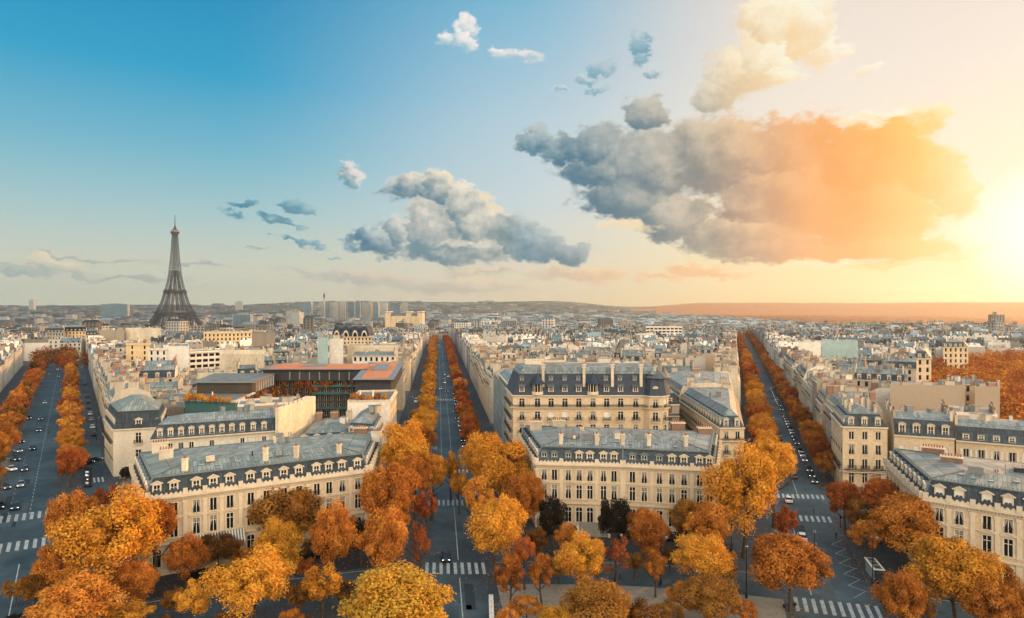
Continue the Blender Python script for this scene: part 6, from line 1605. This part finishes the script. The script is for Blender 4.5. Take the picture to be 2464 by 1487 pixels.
# ------------------------------------------------------------------ street furniture
def lamp(x, y, lb, h=8.5, g='street lamps'):
    e = empty('street_lamp', (x, y, .12), RT.uniform(0, 3), lb, 'street lamp', g)
    b = MB(); b.lathe((0, 0, 0), [(.22, 0), (.2, .8), (.09, 1.0), (.06, h), (0, h)], 'black_metal', 8); b.build('pole', e)
    b = MB(); b.tube([(0, 0, h-.2), (.6, 0, h+.15), (1.2, 0, h)], .04, 'black_metal', 6); b.build('arm', e)
    b = MB(); b.lathe((1.2, 0, h-.55), [(.0, 0), (.24, .05), (.28, .4), (.1, .55), (0, .56)], 'grey_metal', 8); b.build('lantern', e)
for i, (px, py) in enumerate([(1796,1440),(1020,1075),(1480,1400),(1590,1408),(922,1412),(232,1060),(2100,1410),(1960,1395),(2440,1420),(1760,1330)]):
    x, y = gp(px, py); lamp(x, y, ('tall dark street lamp %s' % ('right of the square pavement beside the right avenue', 'on the left pavement of the central avenue', 'at the back of the pale pavement behind the golden tree', 'right of the thin red tree on the pavement', 'under the ragged orange tree', 'in the left side lane', 'behind the motorcycles', 'left of the lower right crossing', 'under the orange corner tree', 'under the tallest gold tree')[i]))
def signal(x, y, lb, rz=0):
    e = empty('traffic_light', (x, y, .12), rz, lb, 'traffic light', 'traffic lights at the crossings')
    b = MB(); b.tube([(0, 0, 0), (0, 0, 3.2)], .07, 'black_metal', 6); b.build('pole', e)
    b = MB(); b.box((0, -.1, 2.2), .32, .26, 1.0, 'black_metal'); b.build('housing', e)
    b = MB(); b.box((0, -.25, 2.9), .16, .04, .16, 'tail_red'); b.build('red_lamp', e)
for i, (px, py) in enumerate([(2022,1272),(1187,1378),(1036,1212),(1124,1212),(2110,1440),(1130,1140),(232,1330)]):
    x, y = gp(px, py); signal(x, y, 'traffic light %s' % ('at the kerb above the bus shelter', 'at the right end of the lower central crossing', 'at the left end of the middle central crossing', 'at the right end of the middle central crossing', 'by the motorcycles at the lower right', 'at the far central crossing', 'under the largest golden tree')[i])
# bus shelter
x, y = gp(2104, 1392); e = empty('bus_shelter', (x, y, .13), -hR+pi/2+.1, 'glass bus shelter with a white rounded roof on the pavement of the right avenue', 'bus shelter')
b = MB(); b.box((0, 0, 2.5), 5.6, 1.9, .12, 'frame_white'); b.box((0, 0, 2.62), 5.0, 1.3, .06, 'grey_metal')
for k in range(3): b.box((-1.7+k*1.7, 0, 2.68), .9, .9, .03, 'dark_wall')
b.build('roof', e)
for s in (-1, 1): b = MB(); b.tube([(s*2.4, .6, 0), (s*2.4, .6, 2.5)], .06, 'black_metal', 6); b.build('post', e)
b = MB(); b.box((0, .75, .3), 4.8, .05, 2.0, 'pale_glass'); b.build('glass_panel', e); b = MB(); b.box((0, .35, .42), 3.2, .4, .06, 'grey_metal'); b.build('bench', e)
# advertising column
x, y = gp(212, 1172); e = empty('advertising_column', (x, y, 0), -.1, 'dark advertising column with lit white panels on the left corner pavement', 'advertising column')
b = MB(); b.box((0, 0, 0), 1.7, .9, .5, 'black_metal'); b.box((0, 0, .5), 1.5, .7, 4.6, 'dark_wall'); b.box((0, 0, 5.1), 1.9, 1.1, .25, 'black_metal'); b.lathe((0, 0, 5.35), [(.7, 0), (.3, .35), (0, .5)], 'black_metal', 10); b.build('body', e)
pm = mat('lit_panel', (.5,.5,.5), .5, emis=((.9,.92,1), .8))
for (zx, zz, w, h_) in ((-.25, 4.1, .35, .35), (.25, 4.1, .35, .35), (-.2, 3.1, .55, .6), (.3, 3.2, .3, .25), (0, 1.3, .9, .15), (0, 1.0, .8, .1), (.1, 2.1, .5, .3)):
    b = MB(); b.box((zx, -.37, zz), w, .03, h_, 'lit_panel'); b.build('panel', e)
# white barrier at the bottom and motorcycles
x, y = gp(1182, 1462); e = empty('road_barrier', (x, y, 0), .05, 'long white barrier box at the bottom edge beside the central avenue', 'barrier')
b = MB(); b.box((0, -6, .1), .75, 17, .95, 'frame_white'); b.box((0, -6, 0), .95, 17.2, .1, 'grey_metal'); b.build('body', e)
b = MB()
for k in range(9): b.box((0, 2-k*2, 1.05), .12, .12, .12, 'red_paint')
b.build('reflector', e)
def moto(x, y, rz, m, lb):
    e = empty('motorcycle', (x, y, .13), rz, lb, 'motorcycle', 'motorcycles parked on the pavement')
    for yy in (-.62, .68): b = MB(); b.tube([(-.06, yy, .3), (.06, yy, .3)], .3, 'rubber', 12); b.build('wheel', e)
    b = MB(); loft(b, [(-.75, .12, .08, .55, .82), (-.3, .18, .15, .35, .85), (.2, .16, .14, .3, .92), (.5, .1, .06, .6, .95)], m); b.bar((0, .45, .9), (0, .7, .32), .08, 'grey_metal'); b.bar((0, -.3, .45), (0, -.62, .3), .1, 'grey_metal'); b.build('body', e)
    b = MB(); b.box((0, -.35, .84), .26, .7, .1, 'rubber'); b.build('seat', e); b = MB(); b.bar((-.34, .42, 1.05), (.34, .42, 1.05), .05, 'black_metal'); b.bar((0, .42, .85), (0, .42, 1.05), .05, 'black_metal'); b.build('handlebar', e)
for i in range(5): 
    x, y = gp(2107+i*3.4, 1436+i*7); moto(x+.6+(i % 2)*.5, y, -.7, ('car_black', 'car_navy', 'car_grey', 'car_black', 'car_red')[i], 'dark motorcycle parked by the lower right kerb, %s from the far end' % ordw(i))
moto(*gp(117, 1044), pi-hL, 'car_black', 'motorcycle riding alone up the middle of the left avenue'); moto(*gp(1190,1392), .4, 'car_grey', 'grey motorcycle at the right end of the lower central crossing'); 
# street name posts / parking bay bench
x, y = gp(1900, 1462); e = empty('bench', (x, y, .13), .3, 'dark backless bench on the pavement left of the right avenue crossing', 'bench')
b = MB(); b.box((0, 0, .42), 2.6, .5, .08, 'black_metal'); b.build('seat', e)
for s in (-1, 1): b = MB(); b.box((s*1.1, 0, 0), .1, .45, .42, 'black_metal'); b.build('leg', e)
# round clipped bush by the pavilion door
shrub(gp(300,1152)+(0.13,), 2.0, 900, D_, 'dark round clipped bush at the foot of the white corner pavilion', 'clipped_bush', 'bush', group=None)
# ------------------------------------------------------------------ people on the pavements
PM_ = {}
def person_mesh(k):
    if k in PM_: return PM_[k]
    st = (.22, -.18) if k == 0 else (-.15, .26)
    J = {'pelvis': (0, 0, .95), 'waist': (0, 0, 1.1), 'chest': (0, .02, 1.32), 'neck': (0, .01, 1.47), 'head': (0, .03, 1.58), 'top': (0, .03, 1.70),
         'hl': (-.09, 0, .9), 'kl': (-.10, st[0]*.6+.03, .5), 'al': (-.10, st[0], .08), 'tl': (-.10, st[0]+.16, .04), 'hr': (.09, 0, .9), 'kr': (.10, st[1]*.5+.05, .5), 'ar': (.10, st[1], .1), 'tr': (.10, st[1]+.16, .05),
         'sl': (-.18, 0, 1.40), 'el': (-.24, -st[0]*.4, 1.13), 'wl': (-.24, -st[0]+.05, .90), 'fl': (-.24, -st[0]+.08, .80), 'sr': (.18, 0, 1.40), 'er': (.24, -st[1]*.4, 1.13), 'wr': (.24, -st[1]+.05, .90), 'fr': (.24, -st[1]+.08, .80)}
    E = [('pelvis','waist'),('waist','chest'),('chest','neck'),('neck','head'),('head','top'),('pelvis','hl'),('hl','kl'),('kl','al'),('al','tl'),('pelvis','hr'),('hr','kr'),('kr','ar'),('ar','tr'),('chest','sl'),('sl','el'),('el','wl'),('wl','fl'),('chest','sr'),('sr','er'),('er','wr'),('wr','fr')]
    RAD = {'pelvis': .15, 'waist': .13, 'chest': .15, 'neck': .055, 'head': .095, 'top': .07, 'hl': .095, 'kl': .06, 'al': .04, 'tl': .04, 'hr': .095, 'kr': .06, 'ar': .04, 'tr': .04, 'sl': .07, 'el': .045, 'wl': .03, 'fl': .035, 'sr': .07, 'er': .045, 'wr': .03, 'fr': .035}
    ks = list(J); me = bpy.data.meshes.new('person'); me.from_pydata([J[q] for q in ks], [(ks.index(a), ks.index(b_)) for a, b_ in E], [])
    o = bpy.data.objects.new('person', me); COL.objects.link(o)
    md = o.modifiers.new('skin', 'SKIN'); sv_ = me.skin_vertices[0].data
    for i, q in enumerate(ks): sv_[i].radius = (RAD[q], RAD[q]*(.72 if q in ('waist', 'chest', 'pelvis') else 1)); sv_[i].use_root = q == 'pelvis'
    o.modifiers.new('sub', 'SUBSURF').render_levels = 1; o.modifiers['sub'].levels = 1
    dg = bpy.context.evaluated_depsgraph_get(); m2 = bpy.data.meshes.new_from_object(o.evaluated_get(dg)); bpy.data.objects.remove(o)
    m2.materials.clear(); m2.materials.append(MAT['cloth_dark']); m2.materials.append(MAT['skin']); m2.materials.append(MAT['car_grey'])
    for p in m2.polygons:
        c = p.center; p.material_index = 1 if (1.49 < c.z or (abs(c.x) > .2 and c.z < .9)) else (2 if (k and c.z > .95) else 0); p.use_smooth = True
    PM_[k] = m2; return m2
hb = MB(); hb.lathe((0, .01, 1.60), [(.112, 0), (.118, .06), (.09, .13), (0, .16)], 'hair', 8); hair_me = hb.mesh('hair')
PL = [(1096,1166,'person in dark clothes walking just past the far central crossing',.4),(1109,1147,'person waiting at the right kerb of the far central crossing',2.),(1000,932,'person on the wide left pavement of the central avenue, nearest the gold trees',.1),(1008,921,'person standing with others on the left pavement of the central avenue',1.),
      (1012,914,'person farthest back on the left pavement of the central avenue',3.),(1186,1400,'person by the grey motorcycle at the lower central crossing',.6),(2098,1412,'person standing by the parked motorcycles',2.5),(1492,1398,'person walking on the pavement between thin red tree and lamp',1.6),(2012,1300,'person at the kerb just below the traffic light of the right avenue',.2),(1958,1240,'person walking on the right avenue pavement near parked cars',0.),(1585,1420,'person strolling on the pale square pavement under the small amber tree',4.)]
for k_ in range(32):
    side = k_ % 4; Y = 128+k_*5+RT.uniform(-2, 2)
    m_, b_, nm_ = ((MC, -9.5, 'left pavement of the central avenue'), (MC, 15.5, 'right pavement of the central avenue'), (MR, 28.5, 'right pavement of the right avenue'), (ML, 12.2, 'right pavement of the left avenue'))[side]
    if Y < 190 and side != 2: Y += 70
    X = m_*Y+b_; PL.append((CX+X/Y*F, EYE+(H-.1)*F/Y, 'walking person on the %s, %s from the near end' % (nm_, ordw(k_//4)), RT.uniform(0, 6)))
for i, (px, py, lb, rz) in enumerate(PL):
    x, y = gp(px, py); o = bpy.data.objects.new('person', person_mesh(i % 2)); COL.objects.link(o); o.location = (x, y, .13); o.rotation_euler.z = rz; tag(o, lb, 'person', 'people on the pavements'); inst(hair_me, 'hair', o, (0, 0, 0))
# ------------------------------------------------------------------ the air
hz = bpy.data.materials.new('haze'); hz.use_nodes = True; hz.node_tree.nodes.clear()
ho = hz.node_tree.nodes.new('ShaderNodeOutputMaterial'); hp = hz.node_tree.nodes.new('ShaderNodeVolumePrincipled')
hp.inputs['Color'].default_value = (.74, .90, 1.0, 1); hp.inputs['Density'].default_value = 7e-5; hp.inputs['Anisotropy'].default_value = .56
hz.node_tree.links.new(hp.outputs[0], ho.inputs['Volume'])
b = MB(); x0, x1, y0, y1, z0, z1 = -9400, 9400, -9400, 9400, -60, 345
v = [(x0,y0,z0),(x1,y0,z0),(x1,y1,z0),(x0,y1,z0),(x0,y0,z1),(x1,y0,z1),(x1,y1,z1),(x0,y1,z1)]
me = bpy.data.meshes.new('haze'); me.from_pydata(v, [], [(0,3,2,1),(4,5,6,7),(0,1,5,4),(1,2,6,5),(2,3,7,6),(3,0,4,7)]); me.materials.append(hz)
o = bpy.data.objects.new('haze', me); COL.objects.link(o); tag(o, 'thin warm evening haze over the whole city', 'haze', kind='stuff')
print('OBJECTS', len(bpy.data.objects), 'cand', len(cand), 'faces', sum(len(m.polygons) for m in bpy.data.meshes))
_l = {}
for o in bpy.data.objects:
    if o.parent is None and o.get('label'): _l.setdefault(o['label'], []).append(o.name)
for k_, v_ in _l.items():
    if len(v_) > 1: print('DUP', k_, len(v_))
    if not 4 <= len(k_.split()) <= 16: print('LEN', len(k_.split()), k_)
